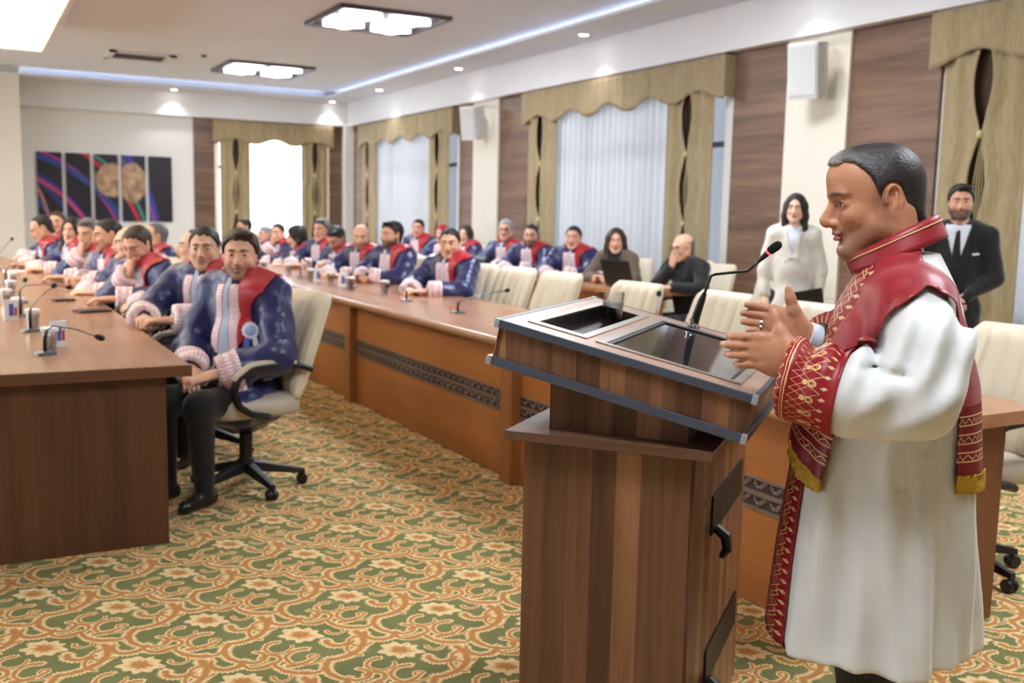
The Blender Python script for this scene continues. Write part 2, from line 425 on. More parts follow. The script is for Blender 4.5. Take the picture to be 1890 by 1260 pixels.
for i in range(0, len(ys), 2): m.box(XL-.2, XL, ys[i], ys[i+1], 0, ZC+.1)
for a, b in LW: m.box(XL-.2, XL, a, b, 0, .75); m.box(XL-.2, XL, a, b, 2.95, ZC+.1)
struct(m.build('wall_left', CREAM))
struct(MB().box(XL, XW+.2, YN-.2, YN, 0, ZC+.1).build('wall_front', CREAM))

# ------------------------------------------------------------------ windows and curtains
FRAMEM = plain('grey_window_frame', (120, 124, 134), .4, .3)
def mapw(a, b, axis):
    """local (s along wall left->right in view, o out of the wall into the room, z)"""
    if axis == 'R': return lambda s, o, z: (XW-o, b-(b-a)*0-s, z)
    if axis == 'L': return lambda s, o, z: (XL+o, a+s, z)
    return lambda s, o, z: (a+s, YW-o, z)
def window(idx, a, b, axis, thin=False):
    Wd = b-a; T = mapw(a, b, axis)
    def bx(m, s0, s1, o0, o1, z0, z1):
        p, q = T(s0, o0, z0), T(s1, o1, z1); m.box(min(p[0], q[0]), max(p[0], q[0]), min(p[1], q[1]), max(p[1], q[1]), z0, z1)
    m = MB(); s0, s1 = .16, Wd-.16
    for x in np.linspace(s0, s1-.06, 4): bx(m, x, x+.06, -.12, -.06, .75, 2.95)
    for z in (.75, 2.25, 2.89): bx(m, s0, s1, -.12, -.06, z, z+.06)
    fr = struct(m.build('window_%d' % idx, FRAMEM))
    xs = np.linspace(s0, s1-.06, 4)
    for i in range(3):
        for z0, z1 in ((.81, 2.25), (2.31, 2.89)):
            g = MB(); bx(g, xs[i]+.06, xs[i+1], -.095, -.087, z0, z1); g.build('pane', PANE, fr)
    return T, Wd
def sheer_curtain(T, Wd, label, mat, s0, s1):
    m = MB()
    def f(u, v):
        s = s0+(s1-s0)*u; w = math.sin(u*(s1-s0)*2*math.pi/.13)*.032+math.sin(u*37)*.008
        return T(s, .06+w*(1 if v > .02 else .6), .12+2.86*v)
    m.grid(f, int((s1-s0)/.012), 3)
    o = m.build('sheer_curtain', mat, smooth='all'); tag(o, label, 'curtain', 'white sheer curtains')
def valance(T, Wd, label, arches, zt=3.17, zb=2.78, amp=.055):
    r = empty('curtain_valance', T(Wd/2, .17, zb)); tag(r, label, 'valance', 'scalloped gold valances')
    o0 = Vector(T(Wd/2, .17, zb)); m = MB()
    def f(u, v):
        s = Wd*u; low = zb-amp*math.cos(2*math.pi*arches*u)*1.0
        z = low+(zt-low)*v; w = .012*math.sin(s*16)*(1-.6*v)+.006*math.sin(s*41+1)
        return T(s, .17+w, z)
    m.grid(f, 140, 9); m.build('valance_cloth', GOLD, r, 'all', o0, solid=.012)
    for s in (0, Wd):
        m = MB()
        p, q = T(s-.01, .02, 0), T(s+.01, .175, 0); m.box(min(p[0], q[0]), max(p[0], q[0]), min(p[1], q[1]), max(p[1], q[1]), zb-.03, zt)
        m.build('valance_return', GOLD, r, origin=o0)
    m = MB(); p, q = T(.02, .02, 0), T(Wd-.02, .15, 0); m.box(min(p[0], q[0]), max(p[0], q[0]), min(p[1], q[1]), max(p[1], q[1]), zt, zt+.025); m.build('pelmet_board', PANEL, r, origin=o0)
def drape(T, sc, wd, label, zt=2.86):
    o0 = Vector(T(sc, .13, .03)); r = empty('curtain_drape', o0); tag(r, label, 'curtain', 'tied gold drapes')
    knots = [.62, 1.42, 2.18]
    def gap(z):
        k = [.0]+knots+[3.0]
        for i in range(len(k)-1):
            if k[i] <= z <= k[i+1]:
                t = (z-k[i])/(k[i+1]-k[i]); return .006+wd*.10*math.sin(math.pi*t)**1.3
        return .006
    for sg in (-1, 1):
        m = MB()
        def f(u, v):
            z = .03+(zt-.03)*v; g = gap(z); s = sg*(g+(wd/2-g)*u)
            w = .016*math.sin(u*11+v*1.2)+.02*math.exp(-u*7)*(1 if g > .03 else .3)
            return T(sc+s, .13+w, z)
        m.grid(f, 22, 40); m.build('drape_half', GOLD, r, 'all', o0, solid=.01)
    m = MB()
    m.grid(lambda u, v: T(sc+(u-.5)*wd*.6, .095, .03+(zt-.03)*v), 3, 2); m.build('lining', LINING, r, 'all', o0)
    for z in knots:
        p = Vector(T(sc, .155, z)); MB().ell(p, (.028, .028, .034), 12, 8).build('knot', BUTTON, r, 'all', o0)
    for i in range(5):
        s = (i-2)*wd*.035
        m = MB().tube([T(sc+s*.2, .125, 2.18), T(sc+s, .12, 1.8), T(sc+s*.2, .125, 1.42)], .004, 5); m.build('lacing_cord', BUTTON, r, 'all', o0)
places = ['far window of the right wall', 'middle window of the right wall', 'near window by the black suited man']
for i, (a, b) in enumerate(WIN):
    T, Wd = window(i+1, a, b, 'R')
    sheer_curtain(T, Wd, 'white pleated sheer curtain in the '+places[i], SHEER, .55, Wd-.45)
    valance(T, Wd, 'olive gold scalloped valance over the '+places[i], 5)
    drape(T, .50, .76, 'left knotted olive gold drape at the '+places[i])
    drape(T, Wd-.60, .80, 'right knotted olive gold drape at the '+places[i])
for i, (a, b) in enumerate(LW): window(5+i, a-.15, b+.15, 'L')
T, Wd = window(4, 4.30, 6.69, 'B')
sheer_curtain(T, Wd, 'bright white sheer curtain in the back wall window', SHEER, .6, Wd-.5)
valance(T, Wd, 'olive gold scalloped valance over the back wall window', 3, amp=.05)
drape(T, .42, .58, 'left olive gold drape tied with knots on the back wall')
drape(T, Wd-.38, .54, 'right olive gold drape tied with knots on the back wall')

# ------------------------------------------------------------------ ceiling fixtures
def flower(r0, seg=30):
    return [((r0*(1+.16*math.cos(5*a)))*math.cos(a), (r0*(1+.16*math.cos(5*a)))*math.sin(a)) for a in [2*math.pi*i/seg for i in range(seg)]]
MIRROR = plain('mirror_tray', (150, 146, 150), .2, .7)
FRAMED = plain('dark_fixture_frame', (96, 90, 92), .4, .3)
def fixture(label, loc):
    r = empty('ceiling_light', loc); tag(r, label, 'ceiling light', 'square ceiling lights with flower lamps')
    h = .69; m = MB()
    for x0, x1, y0, y1 in ((-h, h, -h, -h+.05), (-h, h, h-.05, h), (-h, -h+.05, -h+.05, h-.05), (h-.05, h, -h+.05, h-.05)): m.box(x0, x1, y0, y1, -.045, 0)
    m.build('frame', FRAMED, r)
    MB().box(-h+.05, h-.05, -h+.05, h-.05, -.014, -.002).build('tray', MIRROR, r)
    for x in (-.31, .31):
        for y in (-.31, .31): MB().prism(flower(.228), -.06, -.016, Matrix.Translation((x, y, 0))).build('flower_lamp', LAMPW, r)
    l = bpy.data.lights.new('fixture_light', 'AREA'); l.shape = 'SQUARE'; l.size = 1.2; l.energy = FIX_W; l.color = (.86, .93, 1); lo = bpy.data.objects.new('fixture_light', l); COL.objects.link(lo); lo.parent = r; lo.location = (0, 0, -.075)
    return r
fx0 = fixture('square ceiling light with four flower lamps, the nearer one in view', (4.5, 11.75, ZC))
for x, y, lb in ((4.45, 16.85, 'square ceiling light with flower lamps nearest the back wall'), (4.5, 6.6, 'square ceiling light above the right table'), (4.5, 1.5, 'square ceiling light above the lectern end'),
             (-3.2, 14.0, 'square ceiling light on the far left side'), (-3.2, 8.0, 'square ceiling light over the left side'), (.7, .75, 'added unseen square ceiling light that brightens the speaker and lectern')):
    c = copy_tree(fx0); c.location = (x, y, ZC); c['label'] = lb
    if y < 1:  # added fixture out of view, placed to light the speaker from above
        for ch in c.children:
            if ch.type == 'LIGHT': ch.data = ch.data.copy(); ch.data.energy = 62
def ceiling_rect(x0, x1, y0, y1): pass
r = empty('ornamental_ceiling_lamp', (-.5, 11.2, ZC)); tag(r, 'large glowing rectangular ornamental ceiling lamp at upper left', 'ceiling light')
m = MB(); x0, x1, y0, y1 = -1.6, 1.485, -6.0, 3.45
for a in ((x1, x1+.06, y0, y1+.06), (x0-.06, x0, y0, y1+.06), (x0, x1, y1, y1+.06), (x0, x1, y0-.06, y0)): m.box(a[0], a[1], a[2], a[3], -.33, 0)
m.build('lamp_frame', CEIL, r)
MB().box(x0, x1, y0, y1, -.34, -.30).build('lamp_glass', PENDM, r)
spots = [(6.68, 10.5), (6.68, 14.0), (6.68, 17.3), (6.62, 19.75), (3.55, 19.72), (6.68, 7.0), (6.68, 3.5)]
lbls = ['above the middle window', 'above the white pillar', 'above the far window', 'at the far corner', 'above the back wall', 'near the standing woman', 'near the standing man']
for (x, y), lb in zip(spots, lbls):
    r = empty('downlight', (x, y, ZS)); tag(r, 'small round recessed downlight in the soffit '+lb, 'downlight', 'soffit downlights')
    MB().lathe([(.058, -.012), (.075, -.012), (.078, 0), (.058, 0)], 20, cap=False).build('ring', WHITEPL, r, True)
    MB().lathe([(.0, -.010), (.058, -.010)], 20, cap=False).build('lens', DOWNL, r)
    l = bpy.data.lights.new('downlight_beam', 'SPOT'); l.energy = SPOT_W; l.spot_size = rad(100); l.spot_blend = .6; l.shadow_soft_size = .05; l.color = (1, .97, .95)
    lo = bpy.data.objects.new('downlight_beam', l); COL.objects.link(lo); lo.parent = r; lo.location = (0, 0, -.03)
r = empty('ceiling_vent', (2.5, 16.7, ZC)); tag(r, 'grey air conditioning vent in the ceiling', 'vent')
m = MB(); h, g = .48, .42
for a in ((-h, h, -g, -g+.1), (-h, h, g-.1, g), (-h, -h+.1, -g, g), (h-.1, h, -g, g)): m.box(*a, -.03, 0)
m.build('frame', WHITEPL, r)
MB().box(-.36, .36, -.3, .3, -.004, -.001).build('grille', plain('vent_dark', (84, 74, 70), .6), r)
for i in range(7): MB().box(-.36, .36, -.28+i*.09, -.25+i*.09, -.022, -.006).build('slat', FRAMED, r)
o = MB().lathe([(0, -.03), (.035, -.03), (.05, 0), (0, 0)], 14).build('smoke_detector', FRAMED, origin=None); o.location = (3.33, 16.0, ZC); tag(o, 'small round smoke detector on the ceiling by the vent', 'detector')

# loudspeakers on the pillars
def loudspeaker(loc, rz, label):
    r = empty('wall_loudspeaker', loc, rz); tag(r, label, 'loudspeaker', 'white wall loudspeakers')
    M = Matrix.Rotation(rad(8), 4, 'Y')
    MB().prism([(-.13, -.15), (.02, -.17), (.12, -.14), (.12, .14), (.02, .17), (-.13, .15)], -.25, .25, M).build('cabinet', WHITEPL, r, bevel=.012)
    MB().box(.125, .132, -.125, .125, -.22, .22, M).build('grille', plain('grille_white', (214, 214, 214), .6), r, bevel=.004)
    MB().box(-.24, -.12, -.03, .03, -.03, .03).build('bracket', GREYM, r)
    MB().box(-.26, -.235, -.06, .06, -.09, .09).build('mount_plate', WHITEPL, r)
loudspeaker((6.83, 13.80, 2.84), rad(205), 'white loudspeaker on the pillar by the far window')
loudspeaker((6.83, 6.92, 2.84), rad(205), 'large white loudspeaker on the pillar above the standing woman')

# five part picture on the back wall
def art_mat():
    M = Mat('abstract_print', .5); p = sepxyz(M.pos()); x, z = p[0], p[2]
    col = X(M.nt, M.nt.nodes.new('ShaderNodeRGB').outputs[0]); col.o.default_value = (*lin(22, 18, 34), 1)
    arcs = [(-.4, .1, 2.15, .05, (38, 72, 160)), (-.4, .1, 2.42, .045, (30, 50, 120)), (-.3, .2, 1.62, .035, (190, 130, 130)), (-.6, .9, 2.0, .035, (176, 120, 110)),
            (.0, .0, 2.35, .05, (30, 44, 120)), (.3, .2, 1.95, .045, (186, 60, 120)), (.4, .3, 2.3, .04, (150, 50, 130)), (.5, 0, 2.45, .06, (34, 66, 140)), (.6, .4, 2.45, .045, (190, 40, 70)),
            (.9, .6, 2.2, .04, (60, 130, 120)), (.8, .9, 2.45, .06, (50, 60, 170)), (.9, .8, 2.32, .035, (200, 50, 70)), (1.0, .9, 2.18, .03, (50, 90, 160)), (-.8, .4, 2.0, .028, (60, 150, 120))]
    for cx, cz, r, w, rgb in arcs:
        dx = x-cx; dz = (z-cz)*1.0; d = sabs(mth('SQRT', dx*dx+dz*dz)-r); col = cmix(sstep(w, w*.6, d), col, lin(*rgb))
    n = noise(M.pos(), 5, 4, .6, 1.0)
    for cx, cz, rx, rz in ((2.45, 1.95, .30, .34), (2.82, 1.92, .27, .40)):
        dx = (x-cx)*(1/rx); dz = (z-cz)*(1/rz); d = mth('SQRT', dx*dx+dz*dz)+(n-.5)*.5
        col = cmix(sstep(1., .85, d), col, ramp(n, [(.3, lin(110, 74, 60)), (.5, lin(176, 142, 112)), (.7, lin(206, 184, 152))]))
    M.set('Base Color', col); return M.m
ART = art_mat()
r = empty('five_part_picture', (2.37, YW, 1.8)); tag(r, 'abstract picture of five narrow dark canvases on the back wall', 'picture')
for i in range(5):
    x = 1.20+i*.480; MB().box(x, x+.412, YW-.04, YW-.002, 1.20, 2.42).build('canvas', ART, r, origin=(2.37, YW, 1.8))
# ------------------------------------------------------------------ tables
ZT, ZT0 = .805, .755
def carved(m, x, y0, y1, z0, z1, nx=-1):
    """row of leaning leaf and scroll shapes along y standing proud of plane x towards -x"""
    L = .085; n = max(1, int((y1-y0)/L)); d = (y1-y0)/n; zc = (z0+z1)/2; h = (z1-z0)
    for i in range(n):
        yc = y0+(i+.5)*d
        for k, (a, off, ry) in enumerate(((.6, -.2, .030), (-.6, .22, .022))):
            M = Matrix.Rotation(a, 3, 'X'); m.ell((x, yc+off*d, zc+h*.02*(1 if k else -1)), (.007, ry*.42, h*.50), 6, 4, M)
        m.ell((x, yc+.05*d, zc-h*.25), (.008, .013, .010), 6, 4)
        m.ell((x, yc-.42*d, zc+h*.22), (.007, .010, .009), 6, 4)
def right_table():
    o0 = (3.05, 9.0, 0); r = empty('conference_table', o0)
    tag(r, 'long orange brown conference table with carved friezes right of the aisle', 'table')
    y0, y1 = 2.25, 16.4
    m = MB(); R = .025; prof = []
    pts = [(2.55+R, ZT0)]+[(2.55+R-R*math.sin(a), (ZT0+ZT)/2-(ZT-ZT0)/2*math.cos(a)) for a in np.linspace(.3, math.pi-.3, 7)]+[(2.55+R, ZT), (3.55, ZT), (3.55, ZT0)]
    n = len(pts); vs = [(x, y, z) for y in (y0, y1) for x, z in pts]
    m.add(vs, [tuple(range(n)), tuple(range(2*n-1, n-1, -1))]+[(i, n+i, n+(i+1) % n, (i+1) % n) for i in range(n)])
    m.build('tabletop', TOPWOOD, r, True, o0)
    posts = [2.30, 4.70, 7.30, 9.93, 12.56, 15.19, 16.36]
    for i, y in enumerate(posts):
        MB().box(2.575, 2.70, y-.03, y+.10, 0, ZT0).build('post', POSTWOOD, r, origin=o0, bevel=.004)
    for a, b in zip(posts[:-1], posts[1:]):
        a2, b2 = a+.10, b-.03
        MB().box(2.63, 2.65, a2, b2, .50, ZT0).build('upper_panel', FRONTWOOD, r, origin=o0)
        MB().box(2.63, 2.65, a2, b2, .005, .377).build('lower_panel', FRONTWOOD, r, origin=o0)
        f = MB().box(2.637, 2.65, a2, b2, .377, .50).build('frieze_board', CARVE2, r, origin=o0)
        m = MB(); m.box(2.622, 2.64, a2, b2, .493, .502); m.box(2.622, 2.64, a2, b2, .375, .384)
        m.box(2.626, 2.64, a2, b2, .428, .436); m.box(2.620, 2.64, a2, b2, .437, .447); m.build('moulding', CARVE, f, origin=o0)
        m = MB(); carved(m, 2.637, a2, b2, .449, .492); carved(m, 2.637, a2, b2, .386, .427)
        tag(m.build('carving', CARVE, f, 'all', o0), kind='stuff')
    MB().box(2.66, 3.36, 2.29, 2.33, 0, ZT0).build('end_panel', wood('table_end_wood', (96, 56, 32), (140, 88, 54), 2, 6, .5, .35), r, origin=o0)
    MB().box(3.30, 3.33, 2.33, 16.3, .25, ZT0).build('back_panel', FRONTWOOD, r, origin=o0)
right_table()
def second_table():
    o0 = (5.7, 11, 0); r = empty('conference_table', o0); tag(r, 'second row table with laptop along the window side', 'table')
    MB().prism([(5.30, 15.4), (5.30, 8.0), (5.86, 7.42), (6.02, 7.42), (6.02, 15.4)][::-1], ZT0, ZT).build('tabletop', TOPWOOD, r, origin=o0, bevel=.012)
    ys = [8.02, 9.9, 11.75, 13.6, 15.3]
    for a, b in zip(ys[:-1], ys[1:]):
        MB().box(5.38, 5.40, a+.06, b, 0, ZT0).build('front_panel', FRONTWOOD, r, origin=o0)
    for y in ys: MB().box(5.36, 5.42, y-.01, y+.06, 0, ZT0).build('post', POSTWOOD, r, origin=o0, bevel=.003)
    MB().prism([(5.40, 8.0), (5.80, 7.58), (5.82, 7.60), (5.42, 8.02)][::-1], 0, ZT0).build('end_panel', FRONTWOOD, r, origin=o0)
second_table()
def left_table():
    o0 = (-.2, 4.9, 0); r = empty('conference_table', o0); tag(r, 'wide walnut brown conference table at the left with plain end panel', 'table')
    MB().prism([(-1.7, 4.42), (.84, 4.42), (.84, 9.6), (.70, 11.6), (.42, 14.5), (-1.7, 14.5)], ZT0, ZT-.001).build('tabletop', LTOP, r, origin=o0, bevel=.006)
    MB().box(-1.7, .845, 4.412, 4.421, ZT0-.002, ZT-.004).build('shaded_edge_strip', LEDGE, r, origin=o0, bevel=.002)  # thin added strip carrying the painted shade of the slab's front edge
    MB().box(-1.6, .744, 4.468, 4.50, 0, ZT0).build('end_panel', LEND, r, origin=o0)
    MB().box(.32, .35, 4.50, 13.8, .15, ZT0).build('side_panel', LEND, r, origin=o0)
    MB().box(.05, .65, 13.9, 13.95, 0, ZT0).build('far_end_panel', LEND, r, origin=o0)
left_table()

# ------------------------------------------------------------------ chairs (facing +x, castors on the floor)
def make_chair(leather, side, name='swivel_chair'):
    r = empty(name)
    m = MB()
    for i in range(5):
        a = 2*math.pi*i/5+.3; c, s = math.cos(a), math.sin(a)
        M = Matrix.Rotation(a, 4, 'Z')
        lg = MB().hexa([M @ Vector(p) for p in ((.03, -.03, .095), (.31, -.018, .058), (.31, .018, .058), (.03, .03, .095), (.03, -.024, .15), (.31, -.013, .085), (.31, .013, .085), (.03, .024, .15))])
        leg = lg.build('base_leg', BLACK, r, bevel=.005)
        cm = MB(); 
        for o in (-.014, .014): cm.lathe([(.0, -.011), (.026, -.011), (.029, 0), (.026, .011), (0, .011)], 12, M @ Matrix.Translation((.295, o, .029)) @ Matrix.Rotation(math.pi/2, 4, 'X'))
        cm.tube([M @ Vector((.295, 0, .03)), M @ Vector((.295, 0, .07))], .008, 6); cm.build('castor', BLACK, leg, True)
    MB().lathe([(0, .09), (.045, .09), (.045, .16), (.034, .17), (.034, .30), (.022, .31), (.022, .40), (0, .40)], 16).build('gas_column', BLACK, r, True)
    MB().box(-.12, .14, -.09, .09, .375, .415).build('tilt_mechanism', BLACK, r, bevel=.008)
    MB().tube([(.02, -.08, .385), (.03, -.2, .375), (.035, -.27, .365)], [.006, .006, .013], 7).build('lever', BLACK, r, True)
    def seat(u, v):
        a = v*2*math.pi; x = .27-.52*u
        hw = .255*min(1, (1-abs(2*u-1)**6))**.5*.98+.001
        zt = .53-.05*max(0, (x-.16)/.11)**2 if x > .16 else .53
        c, s = math.cos(a), math.sin(a); sg = lambda t: math.copysign(abs(t)**.45, t)
        return (x, hw*sg(c), .465+(zt-.465)*sg(s) if s > 0 else .465+.055*sg(s))
    m = MB(); m.grid(lambda u, v: seat(v, u), 28, 16, True); m.add([], [])
    m.build('seat', side, r, 'all')
    # backrest with channels
    def bx(z): return -.20-.30*(z-.5)-.10*(z-.5)**2
    def back(u, v):
        z = .50+.545*v; a = u*2*math.pi; c, s = math.cos(a), math.sin(a); sg = lambda t, e: math.copysign(abs(t)**e, t)
        hw = (.235+.02*math.sin(v*math.pi))*(1 if v < .9 else (1-((v-.9)/.1)**2*.10)); y = hw*sg(c, .62)
        th = .055*(1 if v < .9 else (1-((v-.9)/.1)**2*.75))*(1 if v > .06 else .6)
        x = bx(z)+.035*(y/.25)**2 if s > 0 else bx(z)+.015*(y/.25)**2
        if s > 0: x += th*sg(s, .4)*(.45+.55*abs(math.cos(y/.245*math.pi*2.5))**.5)
        else: x -= th*.75*sg(-s, .45)
        return (x, y, z)
    m = MB(); m.grid(back, 110, 18, True)
    n0 = 18; m.f.append(tuple(i*n0+n0-1 for i in range(110))); m.f.append(tuple(i*n0 for i in range(109, -1, -1)))
    m.build('backrest', leather, r, 'all')
    for sg in (-1, 1):
        y = sg*.275
        p = [(-.235, y, .66), (-.16, y, .685), (-.03, y, .70), (.10, y, .69), (.175, y, .64), (.195, y, .57), (.165, y, .50), (.10, y, .455), (.0, y*.98, .43)]
        def arm(u, v):
            t = u*(len(p)-1); i = min(int(t), len(p)-2); q = Vector(p[i]).lerp(Vector(p[i+1]), t-i); d = (Vector(p[i+1])-Vector(p[i])).normalized()
            nn = Vector((-d.z, 0, d.x)); a = v*2*math.pi
            return tuple(q+nn*(.017*math.sin(a))+Vector((0, .026*math.copysign(abs(math.cos(a))**.6, math.cos(a)), 0)))
        am = MB(); am.grid(lambda u, v: arm(v, u), 12, 34, True)
        ao = am.build('armrest', BLACK, r, 'all')
        am = MB(); am.grid(lambda u, v: tuple(Vector(arm(.14+.40*v, u))+Vector((0, -sg*.004, .012))), 10, 14, True); am.build('arm_pad', side, ao, 'all')
    return r
chair0 = make_chair(LEATHER, LEATHS)
chair_used = [False]
def place_chair(x, y, phi, label, group='cream leather swivel chairs', src=None):
    if src is None:
        if not chair_used[0]: c = chair0; chair_used[0] = True
        else: c = copy_tree(chair0)
    else: c = src
    c.location = (x, y, 0); c.rotation_euler = (0, 0, rad(phi)); tag(c, label, 'chair', group); return c
place_chair(1.27, 5.22, 192, 'cream swivel chair with black arms under the bearded man nearest the aisle')
empt = [(3.68, 2.72, 178, 'empty cream chair at right edge beyond the speaker in white'), (3.62, 3.85, 180, 'empty cream chair behind the speaker\'s raised hands'), (3.66, 4.62, 182, 'empty cream chair just right of the lectern microphone'),
        (3.62, 5.45, 184, 'empty cream chair behind the glass on the lectern'), (3.70, 6.55, 186, 'empty cream chair, second to the right of the young man alone'), (3.70, 7.25, 186, 'empty cream chair right beside the young man sitting alone'),
        (3.72, 8.62, 188, 'empty cream chair left of the young man sitting alone')]
for x, y, p, lb in empt: place_chair(x, y, p, lb)
place_chair(6.45, 8.25, 195, 'empty cream chair between the laptop woman and the man in black'); place_chair(6.6, 7.05, 200, 'empty cream chair right of the man in black jacket')
place_chair(6.5, 4.1, 200, 'empty cream chair beside the man in black suit')
bc = make_chair(BLKLEATH, BLKLEATH); place_chair(4.35, 9.35, 190, 'black leather chair behind the bearded man in the front row', 'black leather chairs', bc)

# ------------------------------------------------------------------ lectern
def lectern():
    r = empty('lectern', (1.483, 1.797, 0), rad(39.3)); tag(r, 'dark walnut lectern with slanted top in front of the speaker', 'lectern')
    bw, bd, bh = .83, .43, .925
    b = MB().box(.006, bw-.006, .006, bd-.006, .03, bh).build('body_core', BLACKM, r)
    MB().box(0, .016, .004, bd-.004, .03, bh-.002).build('side_panel', PODW, r)
    MB().box(bw-.016, bw, .004, bd-.004, .03, bh-.002).build('side_panel', PODW, r)
    MB().box(.020, bw-.02, -.002, .012, .03, bh-.002).build('door_panel', PODW, r)
    MB().box(.018, bw-.018, bd-.012, bd+.002, .03, bh-.002).build('front_panel', PODW, r)
    for x in (.06, bw-.06):
        for y in (.06, bd-.06): MB().lathe([(0, 0), (.03, 0), (.03, .03), (0, .03)], 12, Matrix.Translation((x, y, 0))).build('foot', BLACK, r, True)
    MB().box(-.04, bw+.03, -.052, .466, bh, bh+.023).build('shelf', PODS, r, bevel=.002)
    zb = lambda y: .974+.2232*(y+.125)
    MB().hexa([(.036, .022, .948), (.78, .022, .948), (.78, .374, .948), (.036, .374, .948), (.036, .022, zb(.022)+.01), (.78, .022, zb(.022)+.01), (.78, .374, zb(.374)+.01), (.036, .374, zb(.374)+.01)]).build('neck', PODW, r)
    th = math.atan(.138/.64)
    T = Matrix.Translation((-.05, -.149, 1.089)) @ Matrix.Rotation(th, 4, 'X')
    TW, TL, TH = .80, .655, .115
    def tb(name, mat, *a, bevel=0, parent=r): return MB().box(*a, T).build(name, mat, parent, bevel=bevel)
    # side boards, a little inside the two profiles
    g = .012
    tb('tray_side', PODW, g, g+.014, g, TL-g, -TH+.004, -.006); tb('tray_side', PODW, TW-g-.014, TW-g, g, TL-g, -TH+.004, -.006)
    tb('tray_end', PODW, g, TW-g, g-.002, g+.012, -TH+.004, -.006); tb('tray_end', PODW, g, TW-g, TL-g-.012, TL-g+.002, -TH+.004, -.006)
    tb('tray_bottom', PODS, .006, TW-.006, .006, TL-.006, -TH+.006, -TH+.014)
    for z0, z1, nm in ((-.020, 0.0, 'upper_profile'), (-TH, -TH+.021, 'lower_profile')):
        pr = tb(nm, ALU, 0, g, g, TL-g, z0, z1, bevel=.0015)
        for a in ((TW-g, TW, g, TL-g), (g, TW-g, 0, g), (g, TW-g, TL-g, TL)): tb('profile_strip', ALU, *a, z0, z1, bevel=.0015, parent=pr)
        for x in (0, TW-g):
            for y in (0, TL-g): tb('corner_cap', ALUL, x-.001, x+g+.001, y-.001, y+g+.001, z0-.001, z1+.001, bevel=.002, parent=pr)
    # top board around the two openings
    rx0, rx1, ry0, ry1 = .115, .665, .462, .582; sx0, sx1, sy0, sy1 = .075, .715, .052, .415
    t = tb('top_board', PODT, g, TW-g, sy1, ry0, -.012, -.001)
    for a in ((g, TW-g, ry1, TL-g), (g, rx0, ry0, ry1), (rx1, TW-g, ry0, ry1), (g, TW-g, g, sy0), (g, sx0, sy0, sy1), (sx1, TW-g, sy0, sy1)): tb('top_board', PODT, *a, -.012, -.001)
    # cup recess
    rc = tb('recess_tray', DARKIN, rx0, rx1, ry0, ry1, -.044, -.038)
    for a in ((rx0-.004, rx0, ry0, ry1), (rx1, rx1+.004, ry0, ry1), (rx0, rx1, ry0-.004, ry0), (rx0, rx1, ry1, ry1+.004)): tb('recess_wall', BLACK, *a, -.044, -.002, parent=rc)
    for a in ((rx0-.035, rx1+.03, ry0-.022, ry0), (rx0-.035, rx1+.03, ry1, ry1+.018), (rx0-.035, rx0, ry0, ry1), (rx1, rx1+.03, ry0, ry1)): tb('recess_frame', STEEL, *a, -.002, .0022, bevel=.0008)
    # screen
    scn = tb('screen', SCREEN, sx0+.03, sx1-.035, sy0+.03, sy1-.03, -.008, -.003)
    for a in ((sx0+.02, sx1-.025, sy0+.02, sy0+.032), (sx0+.02, sx1-.025, sy1-.032, sy1-.02), (sx0+.02, sx0+.032, sy0+.02, sy1-.02), (sx1-.037, sx1-.025, sy0+.02, sy1-.02)): tb('screen_gasket', BLACK, *a, -.006, .0005, parent=scn)
    for a in ((sx0, sx1, sy0, sy0+.022), (sx0, sx1, sy1-.022, sy1), (sx0, sx0+.022, sy0+.022, sy1-.022), (sx1-.026, sx1, sy0+.022, sy1-.022)): tb('screen_frame', STEEL, *a, -.004, .0025, bevel=.0008)
    # black vents with latch on the speaker's side
    for z0 in (.655, .235):
        vt = MB().box(.26, .73, -.008, -.002, z0, z0+.105).build('vent_grille', BLACK, r, bevel=.002)
        m = MB()
        for i in range(12):
            for j in range(3): m.lathe([(.0, 0), (.009, 0), (.012, -.005), (.0, -.003)], 6, Matrix.Translation((.30+i*.036, -.008, z0+.022+j*.03)) @ Matrix.Rotation(-math.pi/2, 4, 'X') @ Matrix.Scale(-1, 4, (0, 0, 1)))
        tag(m.build('vent_louvres', BLACK, vt), kind='stuff')
        MB().tube([(.275, -.012, z0+.02), (.275, -.04, z0), (.275, -.045, z0-.035), (.285, -.03, z0-.06)], [.014, .016, .014, .008], 8).build('latch', BLACK, vt, True)
    MB().lathe([(0, 0), (.010, 0), (.010, -.008), (.004, -.010), (0, -.010)], 10, Matrix.Translation((.17, -.002, .765)) @ Matrix.Rotation(-math.pi/2, 4, 'X') @ Matrix.Scale(-1, 4, (0, 0, 1))).build('keyhole', CHROME, r, True)
    for x, z in ((.454, -.035), (.70, -.085)): MB().tube([T @ Vector((x, .01, z)), T @ Vector((x, -.03, z-.004)), T @ Vector((x, -.035, z-.02))], [.006, .008, .004], 6).build('lock_pin', BLACK, r, True)
    # glass of water in the recess
    gl = empty('water_glass', r.matrix_basis @ T @ Vector((.60, .520, -.0375))); tag(gl, 'clear glass of water standing in the lectern recess', 'glass')
    MB().lathe([(0, .002), (.028, .002), (.034, .098), (.0315, .098), (.0265, .010), (0, .010)], 14, cap=False).build('tumbler', GLASS, gl)
    MB().lathe([(0, .011), (.0263, .011), (.0298, .066), (0, .066)], 24, cap=False).build('water', WATERC, gl, True)
    # microphone
    mc = empty('gooseneck_microphone', r.matrix_basis @ Vector((.665, .15, 1.155)), rad(39.3)); tag(mc, 'black gooseneck microphone with red ring on the lectern', 'microphone')
    q = lambda y, z: (0, y-.15, z-1.155)
    MB().lathe([(0, -.002), (.021, -.002), (.021, .008), (.014, .012), (.013, .028), (0, .028)], 16).build('chrome_base', CHROME, mc, True)
